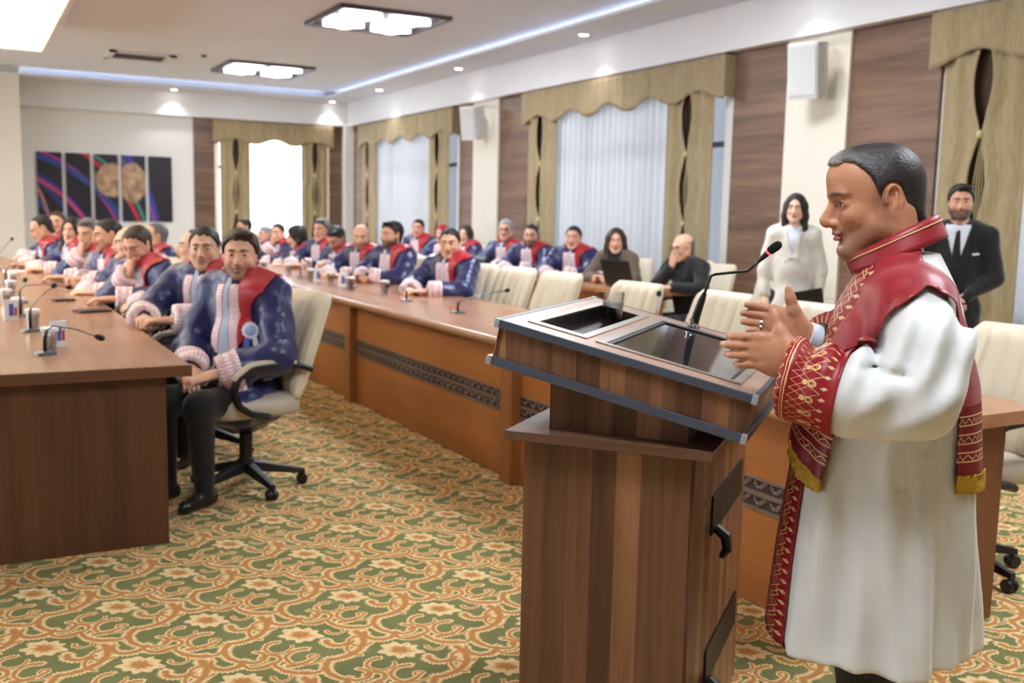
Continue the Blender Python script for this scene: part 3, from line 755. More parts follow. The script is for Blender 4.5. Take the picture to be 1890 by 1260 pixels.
    MB().tube([q(.147, 1.170), q(.141, 1.195), q(.128, 1.24), q(.120, 1.262)], [.0125, .0125, .0105, .006], 12).build('sleeve', BLACK, mc, True)
    MB().tube([q(.122, 1.255), q(.113, 1.285), q(.104, 1.312), q(.092, 1.318), q(.045, 1.325), q(-.002, 1.331), q(-.016, 1.344), q(-.034, 1.362)], .0042, 8).build('neck', BLACK, mc, 'all')
    MB().tube([q(-.030, 1.359), q(-.044, 1.373), q(-.056, 1.385)], [.0045, .0075, .009], 10).build('capsule_body', BLACK, mc, True)
    MB().tube([q(-.056, 1.385), q(-.0595, 1.3885)], .0096, 12).build('red_ring', RED_LED, mc, True)
    MB().tube([q(-.0595, 1.3885), q(-.064, 1.393), q(-.080, 1.406), q(-.089, 1.413), q(-.093, 1.416)], [.0095, .0125, .0135, .011, .004], 14).build('foam_windscreen', plain('black_foam', (10, 10, 11), .95), mc, 'all')
lectern()

# ------------------------------------------------------------------ things on the tables
def table_mic(x, y, d, label, L=.30, h=.13, tipz=.12, straight=False):
    r = empty('table_microphone', (x, y, ZT)); tag(r, label, 'microphone', 'table gooseneck microphones'); dx, dy = math.cos(rad(d)), math.sin(rad(d))
    MB().lathe([(0, 0), (.05, 0), (.048, .012), (.02, .018), (0, .018)], 16).build('base', GREYM, r, True)
    P = [(0, 0, .012), (0, 0, .07), (dx*.01, dy*.01, h-.02), (dx*.04, dy*.04, h), (dx*L*.6, dy*L*.6, (h+tipz)/2+.01), (dx*L, dy*L, tipz)] if not straight else [(0, 0, .012), (dx*.01, dy*.01, .09), (dx*.08, dy*.08, h*.9), (dx*L, dy*L, tipz)]
    MB().tube(P[:3], [.008, .008, .006], 8).build('stem', BLACK, r, 'all')
    MB().tube(P[2:], .0035, 6).build('neck', GREYM, r, 'all')
    e = Vector(P[-1]); t = (e-Vector(P[-2])).normalized()
    MB().tube([e-t*.005, e+t*.008, e+t*.03, e+t*.04], [.006, .013, .014, .007], 10).build('foam_tip', BLACKM, r, 'all')
for a in ((.30, 4.93, -20, 'table microphone nearest the end of the left table', .22, .13, .085), (.29, 5.86, 60, 'second table microphone from the end of the left table', .26, .14, .22), (.28, 6.66, 80, 'third table microphone from the end of the left table', .22, .14, .20),
          (.32, 7.6, 10, 'fourth table microphone from the end of the left table', .30, .12, .10), (.30, 9.6, 30, 'fifth table microphone from the end of the left table', .28, .14, .20), (.28, 11.4, 60, 'farthest table microphone on the left table', .3, .16, .3),
          (2.93, 6.10, 12, 'table microphone on the right table nearest the lectern', .42, .09, .14), (2.95, 7.05, 100, 'table microphone before the young man alone', .25, .10, .10), (2.99, 8.4, 40, 'table microphone before the bearded man in the front row', .25, .10, .11),
          (2.98, 9.9, 40, 'table microphone before the balding man', .25, .10, .12), (3.0, 11.4, 40, 'farthest table microphone on the right table', .25, .10, .12), (3.05, 4.05, 50, 'table microphone seen between the speaker\'s hands', .34, .16, .26, True)):
    table_mic(*a)
CUPM = glassm('clear_plastic_cup', (.93, .94, .97), .08, .35)
PRINT1 = plain('blue_print', (70, 96, 190), .5); PRINT2 = plain('red_print', (196, 52, 60), .5)
def cup(x, y, label, z=ZT, lid=True, pack=False):
    r = empty('water_cup', (x, y, z)); tag(r, label, 'cup', 'covered water cups')
    MB().lathe([(0, .001), (.028, .001), (.036, .095), (.033, .095), (.026, .006), (0, .006)], 18, cap=False).build('cup_wall', CUPM, r, True)
    MB().lathe([(0, .008), (.0265, .008), (.031, .068), (0, .068)], 18, cap=False).build('water', WATER, r, True)
    if lid: MB().lathe([(0, .097), (.038, .096), (.040, .092), (.040, .106), (.034, .110), (0, .112)], 18, cap=False).build('paper_lid', LIDM, r, True)
for i, (x, y, w) in enumerate(((.33, 5.06, 'nearest the end of the left table'), (.31, 5.98, 'second from the end of the left table'), (.27, 6.75, 'third from the end of the left table'), (.23, 7.45, 'fourth from the end of the left table'), (.08, 5.12, 'at the left edge of the picture'), (.29, 8.3, 'fifth from the end of the left table'), (.34, 9.3, 'sixth from the end of the left table'),
                (3.06, 7.78, 'before the bearded man in the front row'), (2.93, 8.25, 'second along the right table'), (3.0, 9.0, 'before the balding man'), (2.96, 9.5, 'fourth along the right table'), (3.0, 10.4, 'before the grey haired man'), (2.9, 11.0, 'sixth along the right table'), (2.98, 11.9, 'at the far end of the right table'), (5.78, 8.62, 'beside the laptop on the second row table'))):
    cup(x, y, 'clear covered water cup '+w)
def wrapper(x, y, label, rz=.5):
    r = empty('tissue_packet', (x, y, ZT), rz); tag(r, label, 'packet', 'printed tissue packets')
    M = Matrix.Rotation(rad(-8), 4, 'Y')
    MB().hexa([M @ Vector(p) for p in ((-.018, -.035, 0), (.018, -.035, 0), (.018, .035, 0), (-.018, .035, 0), (-.005, -.04, .12), (.005, -.04, .13), (.005, .04, .12), (-.005, .04, .13))]).build('wrap', PAPER, r, bevel=.003)
    m = MB().box(-.0195, -.0185, -.012, .012, .03, .10, M @ Matrix.Rotation(rad(6), 4, 'Y')); m.build('blue_stripe', PRINT1, r)
    m = MB().box(-.0195, -.0185, -.03, -.016, .03, .08, M @ Matrix.Rotation(rad(6), 4, 'Y')); m.build('red_stripe', PRINT2, r)
wrapper(.37, 5.2, 'white printed tissue packet behind the nearest cup', 1.9); wrapper(.22, 6.45, 'white printed tissue packet behind the second cup', 1.7); wrapper(2.95, 8.55, 'white and blue printed packet on the right table', 1.8); wrapper(2.93, 9.2, 'white and blue packet farther along the right table', 1.8)
def laptop():
    r = empty('laptop', (5.62, 8.02, ZT), rad(12)); tag(r, 'open black laptop seen from behind on the second row table', 'laptop')
    MB().box(-.02, .24, -.18, .18, .0, .018).build('keyboard_base', BLACK, r, bevel=.003)
    M = Matrix.Translation((-.02, 0, .016)) @ Matrix.Rotation(rad(-20), 4, 'Y')
    MB().box(-.008, 0, -.19, .19, 0, .26, M).build('screen_lid', plain('black_lid', (32, 31, 34), .45), r, bevel=.004)
    MB().box(.0005, .001, -.17, .17, .02, .24, M).build('display', emis('laptop_display', (150, 170, 210), .6), r)
laptop()
def tablet(x, y, label, rz, s=1, mat=BLACK):
    o = MB().box(-.10*s, .10*s, -.07*s, .07*s, 0, .012).build('tablet', mat, bevel=.004); o.location = (x, y, ZT+.0005); o.rotation_euler = (0, 0, rz); tag(o, label, 'tablet'); return o
tablet(.70, 6.86, 'flat black tablet on the left table before the man resting his chin', .3)
o = tablet(.60, 7.7, 'dark pen case on the left table before the folded hands', .2, .7); o.name = 'pen_case'; o['category'] = 'case'
m = MB().box(-.10, .10, -.15, .15, 0, .004); o = m.build('paper_sheet', PAPER); o.location = (.42, 11.2, ZT+.0005); tag(o, 'white paper sheet before the man looking down at far left', 'paper')
m = MB()
for i in range(4): m.box(-.15+i*.006, .15-i*.004, -.11, .11, i*.006, i*.006+.005)
o = m.build('paper_stack', PAPER); o.location = (3.2, 3.15, ZT+.0005); o.rotation_euler = (0, 0, .2); tag(o, 'small stack of white papers on the table behind the speaker\'s hands', 'paper stack')
# ------------------------------------------------------------------ soft solid modelling (distance fields -> one continuous skin)
f32 = np.float32
def nrm(v): v = np.asarray(v, float); return v/np.linalg.norm(v)
class Sdf:
    """list of blended shapes: cone segments and ellipsoids"""
    def __init__(s): s.ops = []
    def cone(s, a, b, ra, rb, k=.02, tagv=0, flat=None, sub=False):
        """flat=(axis, factor): cross section squeezed by factor along axis"""
        s.ops.append(('c', np.array(a, f32), np.array(b, f32), ra, rb, k, tagv, flat, sub)); return s
    def chain(s, pts, rs, k=.02, tagv=0, flat=None):
        for i in range(len(pts)-1): s.cone(pts[i], pts[i+1], rs[i], rs[i+1], k, tagv, flat)
        return s
    def ell(s, c, r, k=.02, tagv=0, R=None, sub=False):
        s.ops.append(('e', np.array(c, f32), np.array(r, f32), None if R is None else np.array(R, f32), None, k, tagv, None, sub)); return s
    def fn(s, fun, k=.02, tagv=0, sub=False):
        s.ops.append(('f', fun, None, None, None, k, tagv, None, sub)); return s
    def dist(s, o, P):
        if o[0] == 'f': return o[1](P)
        if o[0] == 'c':
            a, b, ra, rb, flat = o[1], o[2], o[3], o[4], o[7]
            q = P-a; d = b-a
            if flat is not None:
                ax = np.array(flat[0], f32); w = q@ax; dw = float(d@ax)
                dd = float(d@d); t = np.clip((q@d)/dd, 0, 1)
                w2 = w-t*dw; r = q-t[..., None]*d+((1/flat[1]-1)*w2)[..., None]*ax
                L = np.sqrt((r*r).sum(-1)); rr = ra+(rb-ra)*t
                return (L-rr)*(flat[1] if flat[1] < 1 else 1)
            dd = float(d@d)+1e-12; t = np.clip((q@d)/dd, 0, 1); r = q-t[..., None]*d
            return np.sqrt((r*r).sum(-1))-(ra+(rb-ra)*t)
        q = P-o[1]
        if o[3] is not None: q = q@o[3]
        q1 = q/o[2]; k0 = np.sqrt((q1*q1).sum(-1)); q2 = q1/o[2]; k1 = np.sqrt((q2*q2).sum(-1))+1e-9
        return k0*(k0-1)/k1
    def __call__(s, P):
        D = None
        for o in s.ops:
            d = s.dist(o, P); k = o[5]
            if D is None: D = d; continue
            if o[8]:
                h = np.clip(.5-.5*(D+d)/k, 0, 1); D = D*(1-h)-d*h+k*h*(1-h)
            else:
                h = np.clip(.5+.5*(D-d)/k, 0, 1); D = D*(1-h)+d*h-k*h*(1-h)
        return D
    def tags(s, P):
        best = None; T = None
        for o in s.ops:
            if o[8]: continue
            d = s.dist(o, P)
            if best is None: best = d; T = np.full(d.shape, o[6])
            else: m = d < best; best = np.where(m, d, best); T = np.where(m, o[6], T)
        return T
def surface(f, lo, hi, h):
    ax = [np.arange(lo[i], hi[i]+h, h, dtype=f32) for i in range(3)]
    G = np.stack(np.meshgrid(*ax, indexing='ij'), -1); D = f(G).astype(f32)
    n = D.shape; ins = D < 0
    c = np.zeros([n[0]-1, n[1]-1, n[2]-1], np.int8)
    for i in (0, 1):
        for j in (0, 1):
            for k in (0, 1): c += ins[i:n[0]-1+i, j:n[1]-1+j, k:n[2]-1+k]
    act = (c > 0) & (c < 8); idx = np.full(act.shape, -1, np.int64); ii = np.argwhere(act); idx[act] = np.arange(len(ii))
    acc = np.zeros((len(ii), 3)); cnt = np.zeros(len(ii))
    corners = [(i, j, k) for i in (0, 1) for j in (0, 1) for k in (0, 1)]
    for a in corners:
        for ax_ in range(3):
            if a[ax_]: continue
            b = list(a); b[ax_] = 1
            da = D[ii[:, 0]+a[0], ii[:, 1]+a[1], ii[:, 2]+a[2]]; db = D[ii[:, 0]+b[0], ii[:, 1]+b[1], ii[:, 2]+b[2]]
            m = (da < 0) != (db < 0); t = np.where(m, da/np.where(m, da-db, 1), 0)
            p = np.tile(np.array(a, float), (len(ii), 1)); p[:, ax_] += t
            acc += p*m[:, None]; cnt += m
    V = (ii+acc/cnt[:, None])*h+np.array([ax[0][0], ax[1][0], ax[2][0]])
    Q = []
    for d in range(3):
        u, w = (d+1) % 3, (d+2) % 3
        s0 = [slice(None)]*3; s1 = [slice(None)]*3; s0[d] = slice(0, -1); s1[d] = slice(1, None)
        a_, b_ = ins[tuple(s0)], ins[tuple(s1)]
        e = np.argwhere(a_ != b_)
        e = e[(e[:, u] > 0) & (e[:, w] > 0) & (e[:, u] < n[u]-1) & (e[:, w] < n[w]-1)]
        fl = a_[e[:, 0], e[:, 1], e[:, 2]]
        def cell(du, dw): q = e.copy(); q[:, u] += du; q[:, w] += dw; return idx[q[:, 0], q[:, 1], q[:, 2]]
        q = np.stack([cell(-1, -1), cell(0, -1), cell(0, 0), cell(-1, 0)], 1)
        q[~fl] = q[~fl][:, ::-1]; Q.append(q)
    return V, np.concatenate(Q)
def vnormals(V, T):
    n = np.zeros_like(V); a = V[T[:, 1]]-V[T[:, 0]]; b = V[T[:, 2]]-V[T[:, 0]]; c = np.cross(a, b)
    for i in range(3): np.add.at(n, T[:, i], c)
    return n/(np.linalg.norm(n, axis=1, keepdims=True)+1e-12)
def tris(Q): return np.concatenate([Q[:, [0, 1, 2]], Q[:, [0, 2, 3]]])
def relax(V, Q, it=1, lam=.5):
    for _ in range(it):
        s = np.zeros_like(V); c = np.zeros(len(V))
        for i in range(4):
            for j in (1, 3):
                np.add.at(s, Q[:, i], V[Q[:, (i+j) % 4]]); np.add.at(c, Q[:, i], 1)
        V = V*(1-lam)+lam*s/np.maximum(c, 1)[:, None]
    return V
def clip_mesh(V, T, f, extra=None):
    """part of a triangle mesh where f > 0, cut along the line f = 0; extra: per vertex arrays carried along"""
    V = np.asarray(V); A = [V]+list(extra or []); A = [a.reshape(len(V), -1) for a in A]; W = np.concatenate(A, 1); sz = [a.shape[1] for a in A]
    pos = f > 0; k = pos[T].sum(1); out = [T[k == 3]]; new = []; nv = len(V); nt = []
    for t in T[(k > 0) & (k < 3)]:
        poly = []
        for i in range(3):
            a, b = t[i], t[(i+1) % 3]
            if pos[a]: poly.append(int(a))
            if pos[a] != pos[b]:
                s = f[a]/(f[a]-f[b]); new.append(W[a]*(1-s)+W[b]*s); poly.append(nv+len(new)-1)
        for j in range(1, len(poly)-1): nt.append((poly[0], poly[j], poly[j+1]))
    if nt: out.append(np.array(nt))
    T2 = np.concatenate(out) if out else np.zeros((0, 3), int)
    W2 = np.concatenate([W, np.array(new)]) if new else W
    if len(T2) == 0: return None
    use = np.unique(T2); mp = np.full(len(W2), -1); mp[use] = np.arange(len(use)); W2 = W2[use]; T2 = mp[T2]
    # weld cut points
    key = np.round(W2[:, :3]*2e4).astype(np.int64); _, first, inv = np.unique(key, axis=0, return_index=True, return_inverse=True); inv = inv.ravel()
    W2 = W2[first]; T2 = inv[T2]; T2 = T2[(T2[:, 0] != T2[:, 1]) & (T2[:, 1] != T2[:, 2]) & (T2[:, 0] != T2[:, 2])]
    res = []; o = 0
    for z in sz: res.append(W2[:, o:o+z]); o += z
    return T2, res
def mesh_obj(name, V, F, mats, parent=None, midx=None, col=None, uv=None, solid=0, loc=None):
    me = bpy.data.meshes.new(name); V = np.asarray(V, f32); F = np.asarray(F, np.int32); nf, k = F.shape
    me.vertices.add(len(V)); me.vertices.foreach_set('co', V.ravel())
    me.loops.add(nf*k); me.loops.foreach_set('vertex_index', F.ravel()); me.polygons.add(nf)
    me.polygons.foreach_set('loop_start', np.arange(0, nf*k, k, dtype=np.int32))
    try: me.polygons.foreach_set('loop_total', np.full(nf, k, np.int32))
    except Exception: pass
    for m in (mats if isinstance(mats, (list, tuple)) else [mats]): me.materials.append(m)
    if midx is not None: me.polygons.foreach_set('material_index', np.asarray(midx, np.int32))
    me.polygons.foreach_set('use_smooth', np.ones(nf, bool))
    me.update(); me.validate()
    if col is not None:
        at = me.color_attributes.new('tint', 'FLOAT_COLOR', 'POINT'); c = np.ones((len(V), 4), f32); c[:, :3] = col; at.data.foreach_set('color', c.ravel())
    if uv is not None:
        at = me.attributes.new('band', 'FLOAT_VECTOR', 'POINT'); b = np.zeros((len(V), 3), f32); b[:, :uv.shape[1]] = uv; at.data.foreach_set('vector', b.ravel())
    o = bpy.data.objects.new(name, me); COL.objects.link(o)
    if parent is not None: o.parent = parent
    if loc is not None: o.location = loc
    if solid: md = o.modifiers.new('thickness', 'SOLIDIFY'); md.thickness = solid; md.offset = 1
    return o

# ------------------------------------------------------------------ cloth, skin and hair materials
def skin_mat():
    M = Mat('skin', .48, 0, lin(205, 150, 120), .4); c = M.attr('tint'); n = noise(M.co(), 90, 3, .6); n2 = noise(M.co(), 14, 2, .5)
    M.set('Base Color', cmul(c, ramp(n*.5+n2*.5, [(.3, (.88, .86, .85)), (.7, (1, 1, 1))])))
    M.bump(n*.6+noise(M.co(), 32, 3, .6, .6)*.8, .30, .004); return M.m
SKIN = skin_mat()
def satin(name, rgb, rough=.36, sheen=.15, spec=.5, fold=10, st=.35):
    M = Mat(name, rough, 0, lin(*rgb), spec); n = noise(M.co(), fold, 3, .55, .7); c = lin(*rgb)
    M.set('Base Color', ramp(n, [(.3, tuple(v*.82 for v in c)), (.7, c)])); M.b.inputs['Sheen Weight'].default_value = sheen; M.bump(n, st, .02); return M.m
NAVY = satin('navy_satin', (30, 38, 98), .34, .2, .6, 9, .5)
REDS = satin('red_satin', (188, 34, 48), .36, .2, .55, 8, .3)
SREDS = satin('deep_red_satin', (158, 14, 34), .42, .15, .55, 5, .15)
WROBE = satin('ivory_robe_cloth', (226, 226, 224), .55, .3, .35, 4, .2)
WROBE2 = satin('white_yoke_satin', (240, 242, 246), .35, .3, .5, 4, .15)
SHIRTW = satin('white_shirt', (226, 232, 244), .7, .1, .3, 9, .25); SHIRTB = satin('pale_blue_shirt', (196, 212, 238), .7, .1, .3, 9, .25)
TROUS = satin('black_trousers', (24, 24, 28), .7, .2, .3, 8, .4); SHOE = plain('black_shoe', (16, 15, 16), .35)
SUITB = satin('black_suit', (22, 22, 26), .7, .3, .3, 8, .3); WCOAT = satin('white_coat', (236, 230, 222), .7, .3, .3, 6, .3); BROWNJ = satin('brown_tweed', (112, 96, 84), .8, .3, .2, 20, .4)
def embroidered(name, base, thread, kind):
    """band attribute: x across 0..1, y along in metres"""
    M = Mat(name, .45, 0, lin(*base), .5); b = sepxyz(M.attr('band', 'Vector')); u, v = b[0], b[1]
    def tri(e, per):  # triangle wave 0..1
        q = e*(1/per); q = q-mth('FLOOR', q); return sabs(q-.5)*2
    def line(d, w): return sstep(w, w*.45, sabs(d))
    if kind == 'dense':      # silver white knots on pink
        q = v*(1/.013); cell = q-mth('FLOOR', q)-.5; uu = u*4; cu = uu-mth('FLOOR', uu)-.5
        d = mth('SQRT', cell*cell+cu*cu); k = sstep(.42, .25, d)
        n = noise(M.co(), 120, 2, .6); k = smx(k, sstep(.5, .62, n)*.8)
        edge = sstep(.40, .47, sabs(u-.5)); c = cmix(smx(k, edge*.0), lin(*base), lin(*thread))
        rd = sstep(.43, .48, sabs(u-.5)); c = cmix(rd, c, lin(186, 40, 56))
        k2 = k
    elif kind == 'cuff':     # zigzag, ruled lines, crossed arches, leaf tips
        z = line(u-(.06+tri(v, .021)*.075), .012); l1 = line(u-.045, .008); l2 = line(u-.165, .007); l3 = line(u-.20, .012)
        x1 = line(u-(.25+tri(v, .060)*.50), .014); x2 = line(u-(.25+tri(v+.030, .060)*.50), .014); x3 = line(u-(.25+tri(v+.015, .060)*.40), .010); x4 = line(u-(.25+tri(v+.045, .060)*.40), .010)
        q = v*(1/.030); q = (q-mth('FLOOR', q)-.5)*.30; du = u-.50; d1 = mth('SQRT', q*q+du*du); dot = sstep(.060, .045, d1); rg = line(mth('SQRT', q*q+(u-.62)*(u-.62))-.05, .016)
        q2 = v*(1/.020); q2 = (q2-mth('FLOOR', q2)-.5)*.22; leaf = sstep(.075, .05, sabs(q2)*1.6+sabs(u-.80))
        k2 = z
        for e in (l1, l2, l3, x1, x2, x3, x4, dot, rg, leaf): k2 = smx(k2, e)
        c = cmix(k2, lin(*base), lin(*thread))
    elif kind == 'band':     # long border: vine of loops with leaf tips at the inner edge
        z = line(u-(.10+tri(v, .026)*.14), .022); l1 = line(u-.07, .014); l2 = line(u-.28, .014)
        x1 = line(u-(.36+tri(v, .050)*.36), .024); x2 = line(u-(.36+tri(v+.025, .050)*.36), .024); sn = line(u-.55-mth('SINE', v*126)*.13, .028)
        q2 = v*(1/.025); q2 = (q2-mth('FLOOR', q2)-.5)*.6; leaf = sstep(.15, .10, sabs(q2)+sabs(u-.82))
        k2 = z
        for e in (l1, l2, x1, x2, sn, leaf): k2 = smx(k2, e)
        c = cmix(k2, lin(*base), lin(*thread))
    else:                    # stole ends: three zigzag rows between rules, y measured from the hem
        k2 = None
        for r0 in (.035, .075, .115):
            for e in (line(v-r0, .0022), line(v-(r0+.020), .0022), line(v-(r0+.004+tri(u*.12, .016)*.011), .0022)): k2 = e if k2 is None else smx(k2, e)
        q = u*7; q = q-mth('FLOOR', q)-.5; d = mth('SQRT', q*q*.0009*4+(v-.19)*(v-.19)); k2 = smx(k2, smx(line(d-.016, .004), smx(sstep(.010, .006, d), sstep(.40, .2, sabs(q))*sstep(.05, .0, sabs(v-.235)))))
        c = cmix(k2, lin(*base), lin(*thread))
    M.set('Base Color', c); r = cmix(k2, (.36, .36, .36), (.3, .3, .3)); M.bump(k2, .35, .002)
    return M.m
EMB = embroidered('pink_silver_embroidery', (226, 168, 178), (250, 244, 246), 'dense')
EMBC = embroidered('gold_cuff_embroidery', (150, 14, 32), (222, 186, 128), 'cuff')
EMBB = embroidered('gold_border_embroidery', (140, 16, 32), (206, 170, 120), 'band')
EMBD = embroidered('shaded_border_embroidery', (92, 14, 26), (150, 110, 88), 'band')  # shaded copy of the gold border colours, unused
EMBE = embroidered('stole_end_embroidery', (126, 12, 30), (222, 186, 136), 'end')
GOLDTH = plain('gold_thread', (218, 178, 118), .45, .2); FRINGE = plain('yellow_gold_fringe', (190, 150, 40), .6, .1)
ROSW = plain('white_ribbon', (232, 236, 246), .5); ROSB = plain('blue_ribbon', (60, 96, 200), .45); ROSC = plain('pale_blue_ribbon', (170, 190, 232), .5)
EYEW = plain('eye_white', (224, 216, 210), .25); IRIS = plain('dark_iris', (40, 26, 20), .15)
def hairm(name, rgb, rgb2=None, rough=.5):
    M = Mat(name, rough, 0, lin(*rgb), .4); p = sepxyz(M.co()); n = noise(comb(p[0]*60, p[1]*220, p[2]*60), 1, 3, .6, .5); n3 = noise(M.co(), 14, 2, .5); rgb2 = rgb2 or tuple(min(255, c*1.6+8) for c in rgb)
    M.set('Base Color', ramp(n*.75+n3*.25, [(.35, lin(*rgb)), (.7, lin(*rgb2))])); M.bump(n, .5, .004); return M.m
HAIR = {'black': hairm('black_hair', (20, 17, 16), (44, 38, 36)), 'brown': hairm('brown_hair', (44, 32, 26), (78, 60, 50)), 'dark': hairm('dark_brown_hair', (28, 22, 20), (58, 48, 44)), 'grey': hairm('grey_hair', (74, 72, 74), (146, 144, 148)),
        'silver': hairm('silver_hair', (128, 130, 136), (190, 192, 198)), 'red': satin('red_scarf', (170, 30, 52), .7, .3, .3, 14, .5), 'salt': hairm('speaker_hair', (24, 21, 21), (62, 58, 58), .42)}
LENS = glassm('spectacle_lens', (.92, .94, .97), .03, .6)

# ------------------------------------------------------------------ heads (ear level origin, +x face, +z up, about .245 m tall)
def head_sdf(fem=False, detail=1):
    s = Sdf(); w = .95 if fem else 1
    s.ell((-.018, 0, .040), (.098, .076*w, .084), .02); s.ell((.012, 0, .020), (.082, .068*w, .088), .02)
    s.ell((.030, 0, -.035), (.062, .056*w, .070), .025)                      # face block
    s.cone((.020, .047*w, -.055), (.072, .017, -.096), .022, .018, .03); s.cone((.020, -.047*w, -.055), (.072, -.017, -.096), .022, .018, .03)   # jaw
    s.ell((.079, 0, -.098), (.017, .020, .016), .018)                        # chin
    s.cone((-.005, .054*w, -.005), (-.002, .052*w, -.052), .018, .020, .03); s.cone((-.005, -.054*w, -.005), (-.002, -.052*w, -.052), .018, .020, .03)
    s.ell((.060, .034, -.022), (.026, .022, .022), .02); s.ell((.060, -.034, -.022), (.026, .022, .022), .02)          # cheekbones
    s.cone((.084, .034, .030), (.092, .008, .026), .010, .011, .014); s.cone((.084, -.034, .030), (.092, -.008, .026), .010, .011, .014)  # brow
    for y in (-1, 1):
        s.ell((.094, y*.031, .008), (.022, .020, .012), .012, sub=True)      # socket
        s.ell((.0755, y*.031, .007), (.0170, .0175, .0145), .004)               # lids
        s.ell((.0975, y*.0315, .0062), (.0125, .0150, .0050), .002, sub=True)
    s.cone((.086, 0, .022), (.097, 0, -.030), .010, .014, .012)
    s.cone((.094, 0, .018), (.116, 0, -.026), .0075, .0085, .010)            # nose bridge
    s.ell((.115, 0, -.031), (.0115, .0115, .0105), .007); s.ell((.103, .0125, -.035), (.010, .0075, .008), .006); s.ell((.103, -.0125, -.035), (.010, .0075, .008), .006)
    s.ell((.090, 0, -.050), (.013, .020, .012), .012)                        # muzzle
    s.ell((.0985, 0, -.0575), (.0075, .020, .0055), .005); s.ell((.097, 0, -.0695), (.0075, .017, .0065), .005)        # lips
    s.ell((.108, 0, -.0632), (.010, .017, .0013), .003, sub=True)
    s.ell((.096, 0, -.083), (.010, .022, .006), .008, sub=True)
    for y in (-1, 1): s.ell((.1075, y*.0085, -.0415), (.005, .0032, .0025), .002, sub=True)
    # ears
    for y in (-1, 1):
        c, sn = math.cos(y*.35), math.sin(y*.35); R = np.array([[c, -sn, 0], [sn, c, 0], [0, 0, 1]])
        s.ell((-.010, y*.074*w, .004), (.0200, .0070, .0315), .006, R=R)
        s.ell((-.004, y*.074*w, -.024), (.0105, .006, .012), .006)
        s.ell((-.007, y*.0830*w, .005), (.0115, .0085, .0195), .004, sub=True, R=R)
        if detail > 1:
            s.cone((-.016, y*.0815*w, .014), (-.014, y*.0815*w, -.010), .003, .003, .004)
    # neck
    nr = .046 if fem else .058
    s.cone((-.022, 0, -.03), (-.035, 0, -.17), nr, nr*1.02, .03)
    return s
def head_mesh(fem=False, h=.0046, detail=1, mod=None):
    s = head_sdf(fem, detail)
    if mod: mod(s)
    V, Q = surface(s, (-.135, -.11, -.165), (.14, .11, .14), h)
    return relax(V, Q, 1, .3), Q
HEADS = {False: head_mesh(False), True: head_mesh(True)}
def skull(fem, grow):
    s = Sdf(); w = .95 if fem else 1
    s.ell((-.018, 0, .040), (.098+grow, .076*w+grow, .084+grow), .02); s.ell((.012, 0, .020), (.082+grow*.8, .068*w+grow, .088+grow), .02)
    s.cone((-.03, 0, -.02), (-.045, 0, -.075), .066+grow*.5, .056+grow*.3, .03)
    return s
def hair_mesh(kind, fem=False, h=.006):
    g = {'short': .008, 'crop': .0045, 'recede': .006, 'bald': .004, 'long': .014, 'scarf': .014, 'full': .014}[kind]
    s = skull(fem, g)
    def smooth_mask(P):
        x, y, z = P[..., 0], P[..., 1], P[..., 2]; ay = np.abs(y)
        # positive = no hair.  hairline height depends on position around the head
        temple = np.interp(x, [-.12, -.048, -.034, -.012, .004, .016, .026, .045, .065, .12], [-.085, -.080, -.035, .012, .006, -.004, .030, .050, .074, .082])
        line = .078+.006*np.sin(y*150)+(x-.06)*.05
        side = np.where(ay < .045, np.minimum(np.maximum(temple, np.where(x > .03, line, -1)), line), temple)
        if kind == 'recede': side = np.maximum(side, np.where(x > .02, .088+(x-.02)*.5, side))
        if kind == 'bald': side = np.maximum(side, -1); top = .052; return np.maximum(side-z, np.maximum(z-top-.02*(x < -.05), x-.012))
        return side-z
    if kind in ('short', 'crop', 'recede', 'bald', 'full'):
        s.fn(lambda P: (np.sqrt(((P[..., 0]+.010)/.025)**2+((P[..., 2]-.003)/.037)**2+np.where(np.abs(P[..., 1]) > .055, 0, 9))-1)*.02, .004, sub=True)
        s.fn(lambda P: -smooth_mask(P), .012, sub=True)
        if kind == 'full': s.ell((.06, .02, .108), (.05, .05, .020), .02)
        V, Q = surface(s, (-.15, -.12, -.12), (.14, .12, .15), h)
    elif kind == 'long':
        s.cone((-.055, 0, .0), (-.075, 0, -.17), .092, .085, .04, flat=((1, 0, 0), .6))
        for y in (-1, 1): s.chain([(-.01, y*.072, .03), (.0, y*.082, -.06), (.02, y*.085, -.17), (.03, y*.075, -.24)], [.03, .03, .026, .012], .03)
        def face(P):
            x, y, z = P[..., 0], P[..., 1], P[..., 2]; k = np.sqrt(((x-.10)/.085)**2+(y/.058)**2+((z+.025)/.112)**2); return (k-1)*.05
        s.fn(face, .012, sub=True); V, Q = surface(s, (-.17, -.14, -.27), (.13, .14, .15), h*1.15)
    else:  # scarf
        s.cone((-.03, 0, -.03), (-.02, 0, -.15), .088, .095, .03)
        def face(P):
            x, y, z = P[..., 0], P[..., 1], P[..., 2]; k = np.sqrt(((x-.10)/.075)**2+(y/.050)**2+((z+.015)/.085)**2); return (k-1)*.045
        s.fn(face, .012, sub=True); V, Q = surface(s, (-.16, -.13, -.20), (.13, .13, .15), h*1.15)
    return relax(V, Q, 1, .4), Q
_hair = {}
def hair(kind, fem):
    if (kind, fem) not in _hair: _hair[(kind, fem)] = hair_mesh(kind, fem)
    return _hair[(kind, fem)]
